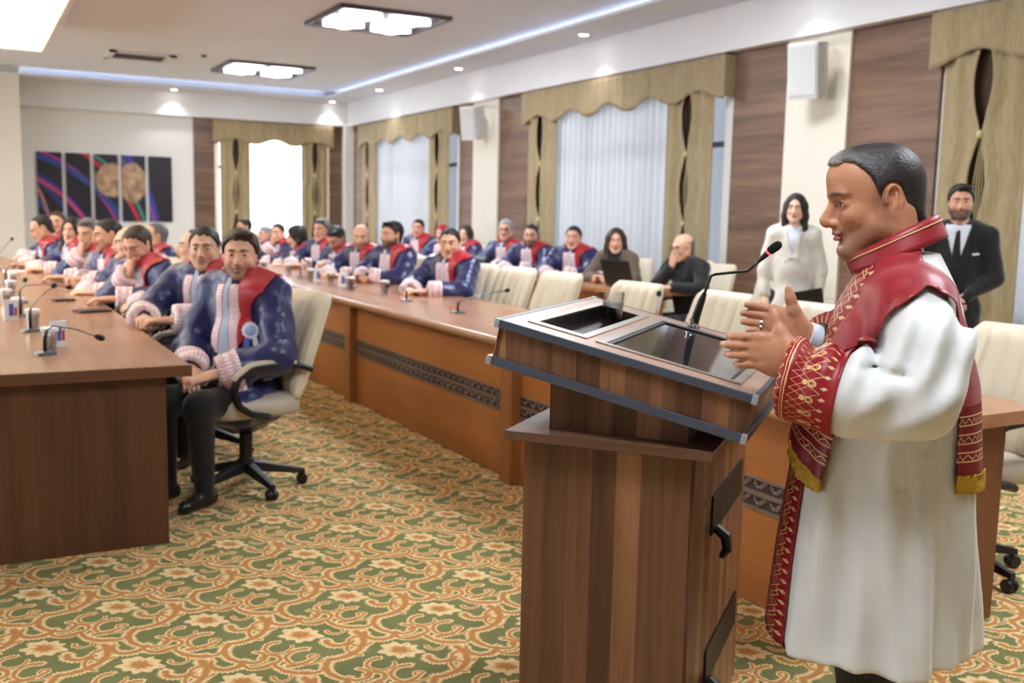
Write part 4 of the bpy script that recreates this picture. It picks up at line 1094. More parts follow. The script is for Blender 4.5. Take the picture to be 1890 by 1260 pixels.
def face_paint(V, skin, beard=0, lips=(170, 92, 84), brow=(40, 32, 28), fem=False):
    """natural skin tints by region of the face"""
    s = np.array(lin(*skin)); C = np.tile(s, (len(V), 1)); x, y, z = V.T; ay = np.abs(y)
    def mixin(w, c): nonlocal C; w = np.clip(w, 0, 1)[:, None]; C = C*(1-w)+np.array(c)*w
    sm = lambda a, b, t: np.clip((t-a)/(b-a), 0, 1)
    ck = np.exp(-(((ay-.036)/.020)**2+((z+.028)/.020)**2))*(x > .03); mixin(ck*.35, s*np.array([1.02, .80, .76]))
    nz = np.exp(-(((ay)/.014)**2+((z+.032)/.016)**2))*(x > .095); mixin(nz*.35, s*np.array([1.0, .80, .76]))
    ea = np.exp(-(((x+.010)/.02)**2+((z)/.03)**2))*(ay > .070); mixin(ea*.35, s*np.array([1.0, .78, .72]))
    lp = (x > .085)*np.exp(-((ay/.021)**4+((z+.0635)/.0105)**4)); mixin(lp*.8, lin(*lips))
    if beard:
        bd = sm(-.030, -.052, z-np.where(x > .06, (.0)*x, .02*(x < .03)))*sm(-.015, .02, x+.012)*sm(-.155, -.115, z)
        must = np.exp(-((ay/.026)**4+((z+.0525)/.0065)**4))*(x > .08)
        bd = np.maximum(bd*(1-np.exp(-((ay/.020)**4+((z+.064)/.013)**4))*(x > .085)), must)
        bd = bd*(1-np.exp(-(((ay-.03)/.022)**2+((z+.035)/.016)**2))*.8); bd = bd*np.clip((.112-x)/.004, 0, 1)*np.where((x > .098) & (z > -.046), 0, 1); mixin(bd*beard, lin(38, 30, 27))
    zb_ = .0285+.20*(ay-.012)-6.5*np.clip(ay-.012, 0, 1)**2; br = np.exp(-(((ay-.030)/.0215)**6+((z-zb_)/np.clip(.0062-.07*(ay-.015), .0028, .0065))**4))*(x > .045); mixin(br*(.9 if not fem else .8), lin(*brow))
    lid = np.exp(-(((ay-.031)/.018)**4+((z-.009)/.009)**4))*(x > .06); mixin(lid*.25, s*np.array([.72, .62, .60]))
    return C
def rotm(yaw, pitch, roll=0):
    cy, sy = math.cos(yaw), math.sin(yaw); cp, sp = math.cos(pitch), math.sin(pitch); cr, sr = math.cos(roll), math.sin(roll)
    Rz = np.array([[cy, -sy, 0], [sy, cy, 0], [0, 0, 1]]); Ry = np.array([[cp, 0, sp], [0, 1, 0], [-sp, 0, cp]]); Rx = np.array([[1, 0, 0], [0, cr, -sr], [0, sr, cr]])
    return Rz@Ry@Rx
# hands: wrist at origin, fingers along +x, palm facing -z, thumb on +y side (mirror for the other hand)
def hand_mesh(curl=.5, spread=.04, h=.0050):
    s = Sdf()
    s.cone((-.05, 0, 0), (.0, 0, 0), .027, .026, .01, flat=((0, 0, 1), .75)); s.cone((.0, .0, 0), (.035, .002, 0), .026, .034, .015, flat=((0, 0, 1), .5)); s.cone((.035, .002, 0), (.080, .0, 0), .036, .038, .015, flat=((0, 0, 1), .36))
    for i, (y, L, r) in enumerate(((.028, .070, .0088), (.0095, .078, .0092), (-.009, .072, .0088), (-.027, .058, .0078))):
        p = np.array([.082-abs(y)*.15, y, 0.]); a = (y-.005)*spread*20; pts = [p-np.array([.02, 0, 0]), p]; pit = .15*curl
        for j, fl in enumerate((.46, .30, .24)):
            pit += curl*(.45, .75, .55)[j]; d = np.array([math.cos(pit)*math.cos(a), math.cos(pit)*math.sin(a), -math.sin(pit)]); p = p+d*L*fl; pts.append(p)
        s.chain(pts, [r*1.05, r*1.05, r, r*.93, r*.82], .004)
    s.chain([(.012, .024, -.006), (.040, .046, -.014), (.068, .054, -.020), (.090, .053, -.026)], [.017, .0125, .0105, .0085], .008)
    V, Q = surface(s, (-.06, -.055, -.09), (.175, .08, .05), h); return relax(V, Q, 1, .3), Q
HANDS = {'relax': hand_mesh(.45), 'curl': hand_mesh(1.15), 'flat': hand_mesh(.12)}
def frame(d, up):
    d = nrm(d); y = nrm(np.cross(up, d)); z = np.cross(d, y); return np.stack([d, y, z], 1)

# ------------------------------------------------------------------ seated and standing people
class P_: pass
def person(label, loc, phi, yaw=0, pitch=0, lean=.05, scale=1.08, arms='table', skin=(208, 156, 128), hairk='short', hairc='black', beard=0, fem=False, outfit='robe', rosette=0,
           shirt=None, group=None, res=.018, stand=False, glasses=False, headz=0, leftarm=None, rightarm=None, width=1.0, headroll=0, standh=None):
    """local frame: +x forward, +y left, origin on the floor under the hips"""
    hipz = .93 if stand else .455
    cl, sl = math.cos(lean), math.sin(lean)
    def tor(x, y, z): dz = z-hipz; return np.array([x*cl+dz*sl, y, hipz-x*sl+dz*cl])     # lean about the hips
    sw = (.165 if fem else .192)*width
    neck = tor(-.005, 0, hipz+.585); shl = {1: tor(0, sw, hipz+.515), -1: tor(0, -sw, hipz+.515)}
    head = neck+np.array([.030+.05*max(0, pitch), 0, .150+headz])
    zt = .745
    A = {}
    for sg, spec in ((1, leftarm or arms), (-1, rightarm or arms)):
        if spec == 'table': A[sg] = (np.array([.20, sg*.265, zt+.035]), np.array([.43, sg*.085, zt+.040]), 'relax', (0, 0, 1))
        elif spec == 'fold': A[sg] = (np.array([.20, sg*.25, zt+.03]), np.array([.38, sg*.035, zt+.055]), 'curl', (0, -sg*.5, 1))
        elif spec == 'lap': A[sg] = (np.array([.06, sg*.27, hipz+.22]), np.array([.27, sg*.08, hipz+.145]), 'relax', (0, sg*.3, 1))
        elif spec == 'side': A[sg] = (tor(-.02, sg*(sw+.065), hipz+.21), np.array([.03, sg*(sw+.06), hipz-.03]), 'relax', (0, sg, .1))
        elif spec == 'clasp': A[sg] = (tor(.02, sg*(sw+.06), hipz+.22), np.array([.20, sg*.035, hipz+.06]), 'curl', (.4, sg, .3))
        elif spec == 'phone': A[sg] = (np.array([.12, sg*.25, zt+.03]), np.array([.30, sg*.06, zt+.09]), 'curl', (.3, sg*.5, 1))
        elif spec == 'chin':
            mouth = head+rotm(yaw, pitch)@np.array([.105, 0, -.075]); A[sg] = (np.array([.27, sg*.20, zt+.03]), mouth+np.array([-.015, sg*.045, -.070]), 'curl', (.9, sg*.1, .1))
    # ---- body
    B = Sdf(); cloth_t, leg_t, shoe_t, skin_t = 1, 2, 3, 0
    B.cone(tor(0, 0, hipz), tor(.0, 0, hipz+.22), .135*width, .125*width, .05, cloth_t, ((1, 0, 0), .78)); B.cone(tor(0, 0, hipz+.22), tor(-.01, 0, hipz+.46), .13*width, .155*width, .05, cloth_t, ((1, 0, 0), .70))
    B.cone(shl[1], shl[-1], .055, .055, .05, cloth_t); B.cone(tor(-.01, 0, hipz+.5), neck+np.array([.01, 0, .05]), .06, .052, .03, skin_t)
    for sg in (1, -1):
        e, w, _, _ = A[sg]; B.chain([shl[sg], e], [.050, .040], .02, cloth_t); B.chain([e, w], [.040, .027], .02, cloth_t)
        if stand:
            B.chain([(0, sg*.09, hipz), (.01, sg*.10, .50), (-.01, sg*.10, .09)], [.095, .062, .045], .03, leg_t); B.chain([(-.05, sg*.10, .035), (.13, sg*.115, .03)], [.038, .03], .02, shoe_t)
        else:
            B.chain([(0, sg*.09, hipz), (.42, sg*.115, .475), (.40, sg*.115, .09)], [.092, .068, .046], .03, leg_t); B.chain([(.36, sg*.115, .036), (.54, sg*.125, .032)], [.038, .032], .02, shoe_t)
    lo = np.array([-.26, -.46, 0.0]); hi = np.array([.62, .46, hipz+.68])
    lo[2] = -.005
    V, Q = surface(B, lo, hi, .022 if not stand else .018)
    tg = B.tags(V[Q].mean(1).astype(f32)); VV, QQ, MI = [V], [Q], [tg]; CC = [np.tile(lin(*skin), (len(V), 1))]
    n = len(V)
    HV, HQ = HEADS[fem]; R = rotm(yaw, pitch, headroll); hs = 1.0
    hw = HV@R.T+head; VV.append(hw); QQ.append(HQ+n); MI.append(np.zeros(len(HQ), int)); CC.append(face_paint(HV, skin, beard, (176, 90, 88) if fem else (172, 104, 92), fem=fem)); n += len(HV)
    for sg in (1, -1):
        e, w, pose, up = A[sg]; hv, hq = HANDS[pose]; d = w-e; 
        if pose == 'curl' and (leftarm == 'chin' or rightarm == 'chin') and w[2] > hipz+.35: d = np.array([.1, -sg*.35, 1.0])
        F = frame(d, np.array(up, float)); q = hv.copy()
        if sg == 1: q[:, 1] *= -1; hq = hq[:, ::-1]
        q = (q*1.08)@F.T+w+nrm(d)*.008; VV.append(q); QQ.append(hq+n); MI.append(np.zeros(len(hq), int)); CC.append(np.tile(lin(*skin), (len(q), 1))); n += len(q)
    shirtm = shirt or SHIRTW
    top = {'robe': shirtm, 'suit': SUITB, 'coat': WCOAT, 'tweed': BROWNJ, 'blackj': SUITB}[outfit]
    ob = mesh_obj('person', np.concatenate(VV), np.concatenate(QQ), [SKIN, top, TROUS, SHOE], None, np.concatenate(MI), np.concatenate(CC))
    ob.location = loc; ob.rotation_euler = (0, 0, rad(phi)); ob.scale = (scale,)*3
    tag(ob, label, 'person', group)
    # ---- eyes
    for sg in (1, -1):
        c = head+R@np.array([.0775, sg*.031, .0066]); m = MB(); m.ell(c, (.0128, .0128, .0128), 10, 8); eo = m.build('eye', EYEW, ob, 'all')
        c2 = head+R@np.array([.0868, sg*.0308, .0066]); MB().ell(c2, (.0046, .0062, .0062), 8, 6, Matrix(R.tolist())).build('iris', IRIS, eo, 'all')
    if hairk:
        hv, hq = hair(hairk, fem); mesh_obj('hair' if hairk != 'scarf' else 'headscarf', hv@R.T+head, hq, HAIR[hairc], ob)
    if glasses:
        m = MB()
        for sg in (1, -1):
            ring = [head+R@np.array([.106-.004*math.cos(t), sg*.032+.021*math.cos(t), .004+.016*math.sin(t)]) for t in np.linspace(0, 2*math.pi, 15)]; m.tube(ring, .0018, 5)
            m.tube([head+R@np.array([.102, sg*.052, .008]), head+R@np.array([.04, sg*.074, .010]), head+R@np.array([-.005, sg*.078, .006])], .0018, 5)
        m.tube([head+R@np.array([.108, .011, .006]), head+R@np.array([.108, -.011, .006])], .0018, 5); m.build('spectacles', BLACK, ob, 'all')
    # ---- garment
    G = Sdf(); infl = .022 if outfit == 'robe' else .012
    G.cone(tor(0, 0, hipz-.02), tor(.005, 0, hipz+.24), .150*width+infl, .140*width+infl, .05, 0, ((1, 0, 0), .80)); G.cone(tor(.005, 0, hipz+.24), tor(-.01, 0, hipz+.45), .14*width+infl, .160*width+infl, .05, 0, ((1, 0, 0), .72))
    G.cone(shl[1]+np.array([0, -.02, .005]), shl[-1]+np.array([0, .02, .005]), .055+infl, .055+infl, .06, 0)
    G.cone(shl[1]*.6+neck*.4, shl[-1]*.6+neck*.4, .05+infl*.5, .05+infl*.5, .05, 0)
    wide = .046 if outfit == 'robe' else 0
    seedv = random.random()*10
    for sg in (1, -1):
        e, w, _, _ = A[sg]; wc = w-nrm(w-e)*.015
        G.chain([shl[sg], e], [.058+infl*.8, .052+infl+wide*.35], .035, 10+sg); G.chain([e, wc+nrm(w-e)*.03], [.050+infl+wide*.30, .038+infl*.4+wide*.55], .03, 20+sg)
        def opn(Pq, wc=wc, d=nrm(w-e)):
            q = Pq-wc.astype(f32); t = q@d.astype(f32); return np.maximum(-t, np.sqrt((q*q).sum(-1))-.14)
        G.fn(opn, .004, sub=True)
        if outfit == 'robe' and res < .016: G.cone(wc-nrm(w-e)*.04, wc+nrm(w-e)*.03, .036, .050, .004, sub=True)
    if not stand and outfit == 'robe':
        G.cone((.0, .09, hipz-.02), (.18, .135, .44), .125, .105, .06, 0); G.cone((.0, -.09, hipz-.02), (.18, -.135, .44), .125, .105, .06, 0)
    elif outfit in ('coat', 'suit', 'blackj', 'tweed'):
        if stand: G.cone((0, 0, hipz-.02), (0, 0, hipz-.14), .155*width, .165*width, .05, 0, ((1, 0, 0), .80))
        if outfit == 'coat': G.cone((0, 0, hipz-.1), (0, 0, hipz-.22), .165, .178, .05, 0, ((1, 0, 0), .80))
    nk = neck+np.array([.012, 0, .035])
    G.cone(nk+np.array([0, 0, -.03]), nk+np.array([.02, 0, .12]), .060, .068, .012, 0, sub=True)
    amp = .007 if outfit == 'robe' else .004
    def folded(Pq):
        x, y, z = Pq[..., 0], Pq[..., 1], Pq[..., 2]
        return G(Pq)+amp*(np.sin(38*y+9*z+seedv)*np.sin(14*z+7*x+seedv*2)+.6*np.sin(52*x-30*z+11*y+seedv))
    lo2 = np.array([-.30, -.50, .16 if not stand else hipz-.42]); hi2 = np.array([.62, .50, hipz+.72])
    GV, GQ = surface(folded, lo2, hi2, res); GV = relax(GV, GQ, 1, .35); GT = tris(GQ); GN = vnormals(GV, GT)
    gname = {'robe': 'robe', 'suit': 'suit_jacket', 'coat': 'white_coat', 'tweed': 'tweed_jacket', 'blackj': 'black_jacket'}[outfit]
    garment = mesh_obj(gname, GV, GQ, {'robe': NAVY, 'suit': SUITB, 'coat': WCOAT, 'tweed': BROWNJ, 'blackj': SUITB}[outfit], ob)
    # torso coordinates for panels laid on the garment
    rel = GV-np.array([0, 0, hipz]); tz = rel[:, 2]*cl+rel[:, 0]*sl; tx = rel[:, 0]*cl-rel[:, 2]*sl; ty = GV[:, 1]; ay = np.abs(ty)
    T20 = np.zeros(len(GV)); tagv = G.tags(GV.astype(f32)); onbody = (tagv < 9)
    fin = np.where(onbody, 1.0, -1.0)
    # smooth the sleeve/torso label a little by distance
    front = tx-(-.005)+np.clip((tz-.50)/.1, 0, 1)*.03
    slv = {sg: None for sg in (1, -1)}
    def patch(name, f, mat, off, uvf=None, parent=garment, solid=.004):
        r = clip_mesh(GV, GT, f, [GN])
        if r is None: return None
        T2, (v2, n2) = r; n2 = n2/(np.linalg.norm(n2, axis=1, keepdims=True)+1e-9); p2 = v2+n2*off
        uvv = uvf(v2) if uvf else None
        return mesh_obj(name, p2, T2, mat, parent, uv=uvv, solid=solid)
    def tcoord(v): r_ = v-np.array([0, 0, hipz]); return r_[:, 0]*cl-r_[:, 2]*sl, v[:, 1], r_[:, 2]*cl+r_[:, 0]*sl
    armd = np.full(len(GV), 9.)
    for sg in (1, -1):
        e, w, _, _ = A[sg]
        for a_, b_, r_ in ((shl[sg]+(e-shl[sg])*.30, e, .085), (e, w, .10)):
            d = b_-a_; t = np.clip(((GV-a_)@d)/(d@d), 0, 1); q = GV-a_-t[:, None]*d; armd = np.minimum(armd, np.linalg.norm(q, axis=1)-r_)
    if outfit == 'robe':
        zb = .10; zn = .565
        wsh = np.clip((zn-tz), 0, 1)*.10*.55+.012           # half width of the opening
        base = np.minimum.reduce([front, tz-zb, armd+.012])
        armd = armd-.03; base = np.minimum.reduce([front, tz-zb, armd]); opening = np.minimum(base, np.minimum(wsh-ay, zn+.02-tz))
        patch('shirt_front', opening, shirtm, .003)
        bw = .050
        band = np.minimum(base, np.minimum(ay-wsh, wsh+bw-ay)); band = np.minimum(band, zn-.02-tz)
        def buv(v): x, y, z = tcoord(v); w0 = np.clip((zn-z), 0, 1)*.055+.012; return np.stack([np.clip((np.abs(y)-w0)/bw, 0, 1), z+np.sign(y)*.01], 1)
        patch('embroidered_band', band, EMB, .004, buv)
        sw0 = wsh+bw
        shoulder = np.minimum(tz-.48, np.where(ty > 0, .165, .120)-np.sqrt(ty**2+(tx+.02)**2*1.2))
        st = np.minimum.reduce([front, ty, ay-sw0+.002, sw0+.095-ay+np.clip(tz-.40, 0, .2)*.3, tz-.175, armd])
        stole = np.maximum(st, shoulder)
        stole = np.minimum(stole, np.where(front > 0, ay-sw0+.002, 1))
        patch('red_stole', stole, REDS, .008)
        end = np.minimum.reduce([front, ty, ay-sw0+.002, sw0+.095-ay, .175-tz, tz-.085, armd])
        def euv(v): x, y, z = tcoord(v); w0 = np.clip((zn-z), 0, 1)*.055+.012+bw; return np.stack([np.clip((np.abs(y)-w0)/.095, 0, 1), z+.3*np.abs(y)], 1)
        patch('stole_end', end, EMB, .008, euv)
        for sg in (1, -1):
            e, w, _, _ = A[sg]; d = w-e; L = np.linalg.norm(d); t = ((GV-e)@d)/(L*L); q = GV-e-t[:, None]*d; rr = np.linalg.norm(q, axis=1)
            cf = np.minimum.reduce([(t-.62)*L, .115-rr, (1.35-t)*L])
            def cuv(v, e=e, d=d, L=L):
                t = ((v-e)@d)/(L*L); q = v-e-t[:, None]*d; fr = frame(d, np.array([0, 0, 1.])); an = np.arctan2(q@fr[:, 1], q@fr[:, 2]); return np.stack([np.clip(.09+(t-.62)/.50*.8, 0, .91), an*.06], 1)
            patch('embroidered_cuff', cf, EMB, .004, cuv)
        # stand collar
        m = MB(); nb = neck+np.array([.008, 0, -.012]); na, nbk = .30, 2*math.pi-.30
        def col(u, v):
            a = na+(nbk-na)*u; rx, ry = .078+.010*(1-v), .076+.012*(1-v); hgt = .052+.022*(1-math.cos(a))/2*1.0
            return tuple(nb+np.array([rx*math.cos(a)+.006*v, ry*math.sin(a), hgt*v-.030*math.cos(a)*.6]))
        m.grid(col, 30, 4); m.build('stand_collar', REDS, garment, 'all', solid=.006)
        if rosette:
            i = np.argmin(np.where(front > .02, np.abs(ty-(rosette*.125))+np.abs(tz-.33), 9)); c = GV[i]+GN[i]*.012; Fm = frame(GN[i], np.array([0, 0, 1.])); Mx = Matrix(np.stack([Fm[:, 1], np.cross(Fm[:, 0], Fm[:, 1]), Fm[:, 0]], 1).tolist()).to_4x4(); Mx.translation = c
            rs = MB(); n_ = 24; rs.prism([(.040*(1+.06*math.cos(12*2*math.pi*k/n_*.5*2))*math.cos(2*math.pi*k/n_), .040*(1+.06*math.cos(12*2*math.pi*k/n_))*math.sin(2*math.pi*k/n_)) for k in range(n_)], 0, .005, Mx); ro = rs.build('rosette', ROSW, garment)
            MB().lathe([(0, .005), (.026, .005), (.022, .010), (0, .011)], 16, Mx).build('rosette_disc', ROSC, ro, True)
            for k, (o_, mt) in enumerate(((.016, ROSW), (-.012, ROSB))):
                MB().prism([(o_-.012, -.02), (o_+.012, -.02), (o_*1.9+.013, -.098), (o_*1.9, -.088), (o_*1.9-.013, -.098)][::-1], -.002, .003, Mx).build('ribbon_tail', mt, ro)
    else:
        zn = .555
        wv = np.clip((tz-(.26 if outfit != 'coat' else .33)), 0, 1)*.26
        vf = np.minimum.reduce([front, wv-ay, zn+.03-tz])
        patch('shirt_front', vf, {'suit': SHIRTW, 'coat': SHIRTW, 'tweed': BLACKM, 'blackj': SUITB}[outfit], .004)
        if outfit in ('suit', 'coat', 'tweed'):
            lap = np.minimum.reduce([front, ay-wv+.002, wv+.045*np.clip((.56-tz)/.2, .25, 1)-ay, tz-(.25 if outfit != 'coat' else .32), .55-tz])
            patch('lapel', lap, {'suit': SUITB, 'coat': WCOAT, 'tweed': BROWNJ}[outfit], .009)
        if outfit == 'suit':
            tf = np.minimum.reduce([front, .010+.026*np.clip((.56-tz)/.3, 0, 1)-ay, .55-tz, tz-.27]); patch('necktie', tf, BLACKM, .010)
            i = np.argmin(np.where(front > .02, np.abs(ty-.115)+np.abs(tz-.38), 9)); c = GV[i]+GN[i]*.004
            MB().box(-.004, .006, -.028, .028, -.007, .007, Matrix.Translation(Vector(c)) @ Matrix.Rotation(.12, 4, 'X')).build('pocket_square', PAPER, garment)
        if outfit == 'coat':
            for zz in (.30, .20): 
                for yy in (.05, -.05):
                    i = np.argmin(np.where(front > .02, np.abs(ty-yy)+np.abs(tz-zz), 9)); MB().ell(GV[i]+GN[i]*.004, (.008, .010, .010), 8, 6).build('button', LEATHS, garment, 'all')
    return ob
# ------------------------------------------------------------------ the audience
def seat_person(label, hx, hy, hz, phi, yaw, **kw):
    """hx, hy: where the head is; hz: height of the crown.  A chair goes under every seated person."""
    sc = kw.pop('scale', 1.08); lean = kw.get('lean', .05); pitch = kw.get('pitch', 0); chair = kw.pop('chair', True)
    fwd = math.sin(lean)*.60+.03+.05*max(0, pitch); dx, dy = math.cos(rad(phi)), math.sin(rad(phi))
    bx, by = hx-dx*fwd*sc, hy-dy*fwd*sc
    nat = (.455+.585*math.cos(lean)+.150+.128)*sc
    kw['headz'] = max(-.05, min(.05, (hz-nat)/sc)); rest = hz-nat-kw['headz']*sc
    p = person(label, (bx, by, 0), phi, rad(yaw), scale=sc*(1+rest/nat*.9), **kw)
    if chair:
        c = place_chair(bx-dx*-.03, by-dy*-.03, phi, ('cream swivel chair under the '+' '.join(label.split()[:9])), 'cream chairs hidden under guests')
    return p
GL = 'robed guests at the left table'; GR = 'robed guests in the front row on the right'; GS = 'guests in the second row on the right'
seat_person('bearded man in navy robe with rosette turning round beside the aisle', 1.27, 5.30, 1.37, 215, 34, arms='lap', skin=(236, 184, 158), hairc='brown', hairk='full', beard=.62, rosette=1, group=GL, res=.0125, shirt=SHIRTB, chair=False, lean=-.03, scale=1.09)
seat_person('clean shaven man in navy robe right behind the bearded man', 1.26, 6.15, 1.37, 222, 26, arms='table', skin=(230, 182, 154), hairc='black', hairk='short', beard=.15, group=GL, res=.014, shirt=SHIRTB, lean=.0, scale=1.08)
seat_person('man in profile with head raised, half hidden behind two others', 1.38, 7.05, 1.33, 200, -30, arms='table', skin=(240, 196, 168), hairc='dark', hairk='recede', pitch=-.1, group=GL)
seat_person('man in navy robe resting his chin on his hand', 1.06, 7.45, 1.34, 205, 25, arms='table', rightarm='chin', skin=(226, 176, 148), hairc='brown', hairk='short', pitch=.35, rosette=-1, lean=.28, group=GL, beard=.2, res=.014)
seat_person('balding man hidden behind the man resting his chin', 1.12, 8.35, 1.31, 200, -10, arms='table', skin=(244, 200, 172), hairc='grey', hairk='bald', lean=.15, group=GL)
seat_person('grey haired man seated back behind the left row', 1.58, 9.95, 1.32, 195, -10, arms='lap', skin=(234, 186, 156), hairc='grey', hairk='recede', group=GL)
seat_person('man with dark cropped hair leaning on folded hands', 1.05, 9.0, 1.37, 198, -8, arms='fold', skin=(224, 174, 144), hairc='dark', hairk='crop', beard=.35, lean=.25, pitch=.12, group=GL)
seat_person('grey haired man with hand raised to his mouth', .98, 9.75, 1.36, 205, 25, arms='table', rightarm='chin', skin=(228, 180, 152), hairc='grey', hairk='full', lean=.2, pitch=.15, group=GL)
seat_person('dark haired woman in navy robe at the left table', .96, 11.1, 1.35, 205, 35, arms='table', fem=True, skin=(240, 194, 168), hairc='dark', hairk='long', lean=.12, group=GL)
seat_person('man sitting upright behind the dark haired woman', 1.0, 13.4, 1.40, 205, 40, arms='table', skin=(240, 186, 160), hairc='brown', hairk='short', group=GL)
seat_person('man looking down at his paper at the far left', .72, 11.75, 1.36, 190, -8, arms='table', skin=(226, 178, 150), hairc='dark', hairk='recede', lean=.38, pitch=.45, group=GL)
seat_person('young man in navy robe sitting alone in the front row', 3.62, 7.72, 1.35, 205, 30, arms='table', skin=(234, 182, 154), hairc='black', hairk='short', beard=.12, group=GR, res=.014)
seat_person('bearded man in navy robe at the end of the front row group', 3.66, 9.15, 1.39, 205, -5, arms='fold', skin=(224, 174, 146), hairc='black', hairk='full', beard=.85, group=GR)
seat_person('balding bearded man in navy robe in the front row', 3.62, 9.9, 1.34, 205, 38, arms='table', skin=(234, 184, 154), hairc='dark', hairk='bald', beard=.6, group=GR, pitch=.1)
seat_person('man bending his head over a phone', 3.55, 10.5, 1.30, 205, 10, arms='phone', skin=(216, 166, 138), hairc='black', hairk='full', beard=.6, lean=.2, pitch=.55, group=GR)
o_ = MB().box(-.075, .075, -.036, .036, -.004, .004, Matrix.Rotation(rad(35), 4, 'Y')).build('phone', BLACK, bevel=.003); o_.location = (3.14, 10.32, .965); tag(o_, 'dark phone held by the man bending his head', 'phone')
seat_person('grey haired man in navy robe beside the man with the phone', 3.70, 11.45, 1.38, 205, 15, arms='table', skin=(240, 190, 164), hairc='grey', hairk='full', group=GR)
seat_person('long black haired woman leaning over the table', 3.52, 11.9, 1.28, 195, -20, arms='table', fem=True, skin=(234, 190, 164), hairc='black', hairk='long', lean=.3, pitch=.3, group=GR)
seat_person('man with rosette holding his hand near his face', 3.6, 13.0, 1.29, 205, 20, arms='table', rightarm='chin', skin=(236, 184, 156), hairc='dark', hairk='short', rosette=1, lean=.1, group=GR)
seat_person('man in navy robe seen above the bearded man by the aisle', 3.68, 15.1, 1.33, 205, -15, arms='table', skin=(228, 178, 150), hairc='dark', hairk='short', group=GR)
seat_person('grey haired person with red collar at the far end', 3.75, 14.2, 1.24, 205, -5, arms='table', skin=(234, 190, 164), hairc='silver', hairk='short', group=GR, scale=1.0)
seat_person('man in navy robe before the far window, second row', 5.95, 13.8, 1.38, 210, 20, arms='lap', skin=(234, 174, 152), hairc='dark', hairk='short', group=GS)
seat_person('woman wearing a dark red headscarf in the second row', 5.95, 12.95, 1.31, 205, 10, arms='table', fem=True, skin=(238, 190, 166), hairc='red', hairk='scarf', group=GS)
seat_person('woman with long brown hair behind the young man', 5.95, 12.2, 1.31, 205, 15, arms='table', fem=True, skin=(238, 194, 170), hairc='brown', hairk='long', group=GS)
seat_person('silver haired man with spectacles and rosette, second row', 5.95, 11.05, 1.42, 208, 22, arms='table', skin=(234, 180, 158), hairc='silver', hairk='short', rosette=1, glasses=True, group=GS)
seat_person('dark bearded man with spectacles in navy robe, second row', 5.92, 10.35, 1.37, 210, 20, arms='table', skin=(238, 190, 166), hairc='black', hairk='short', beard=.8, glasses=True, group=GS)
seat_person('dark haired man with rosette beside the woman in brown', 5.92, 9.4, 1.37, 212, 15, arms='table', skin=(238, 186, 160), hairc='black', hairk='short', rosette=1, group=GS)
seat_person('long haired woman in brown jacket behind the laptop', 5.95, 8.62, 1.36, 210, 25, arms='fold', fem=True, skin=(236, 184, 158), hairc='brown', hairk='long', outfit='tweed', lean=.15, res=.015)
seat_person('balding man in black jacket with spectacles, hand at chin', 5.98, 7.55, 1.33, 190, -5, arms='table', rightarm='chin', skin=(232, 182, 154), hairc='grey', hairk='bald', outfit='blackj', glasses=True, lean=.22, pitch=.15, res=.015)
# standing helpers by the wall
person('standing woman in white coat holding a dark tablet', (5.93, 6.05, 0), 225, rad(-5), arms='side', fem=True, skin=(242, 196, 174), hairc='dark', hairk='long', outfit='coat', stand=True, scale=.945, res=.015)
person('standing bearded man in black suit and black tie', (6.02, 4.58, 0), 215, rad(5), arms='clasp', skin=(222, 168, 142), hairc='black', hairk='full', beard=.85, outfit='suit', stand=True, scale=.975, res=.015)
o_ = MB().box(-.012, .012, -.11, .11, -.15, .15, Matrix.Rotation(rad(12), 4, 'X')).build('tablet', BLACK, bevel=.005); o_.location = (5.80, 5.70, .80); o_.rotation_euler = (0, .2, rad(230)); tag(o_, 'dark tablet in the hand of the standing woman', 'tablet')
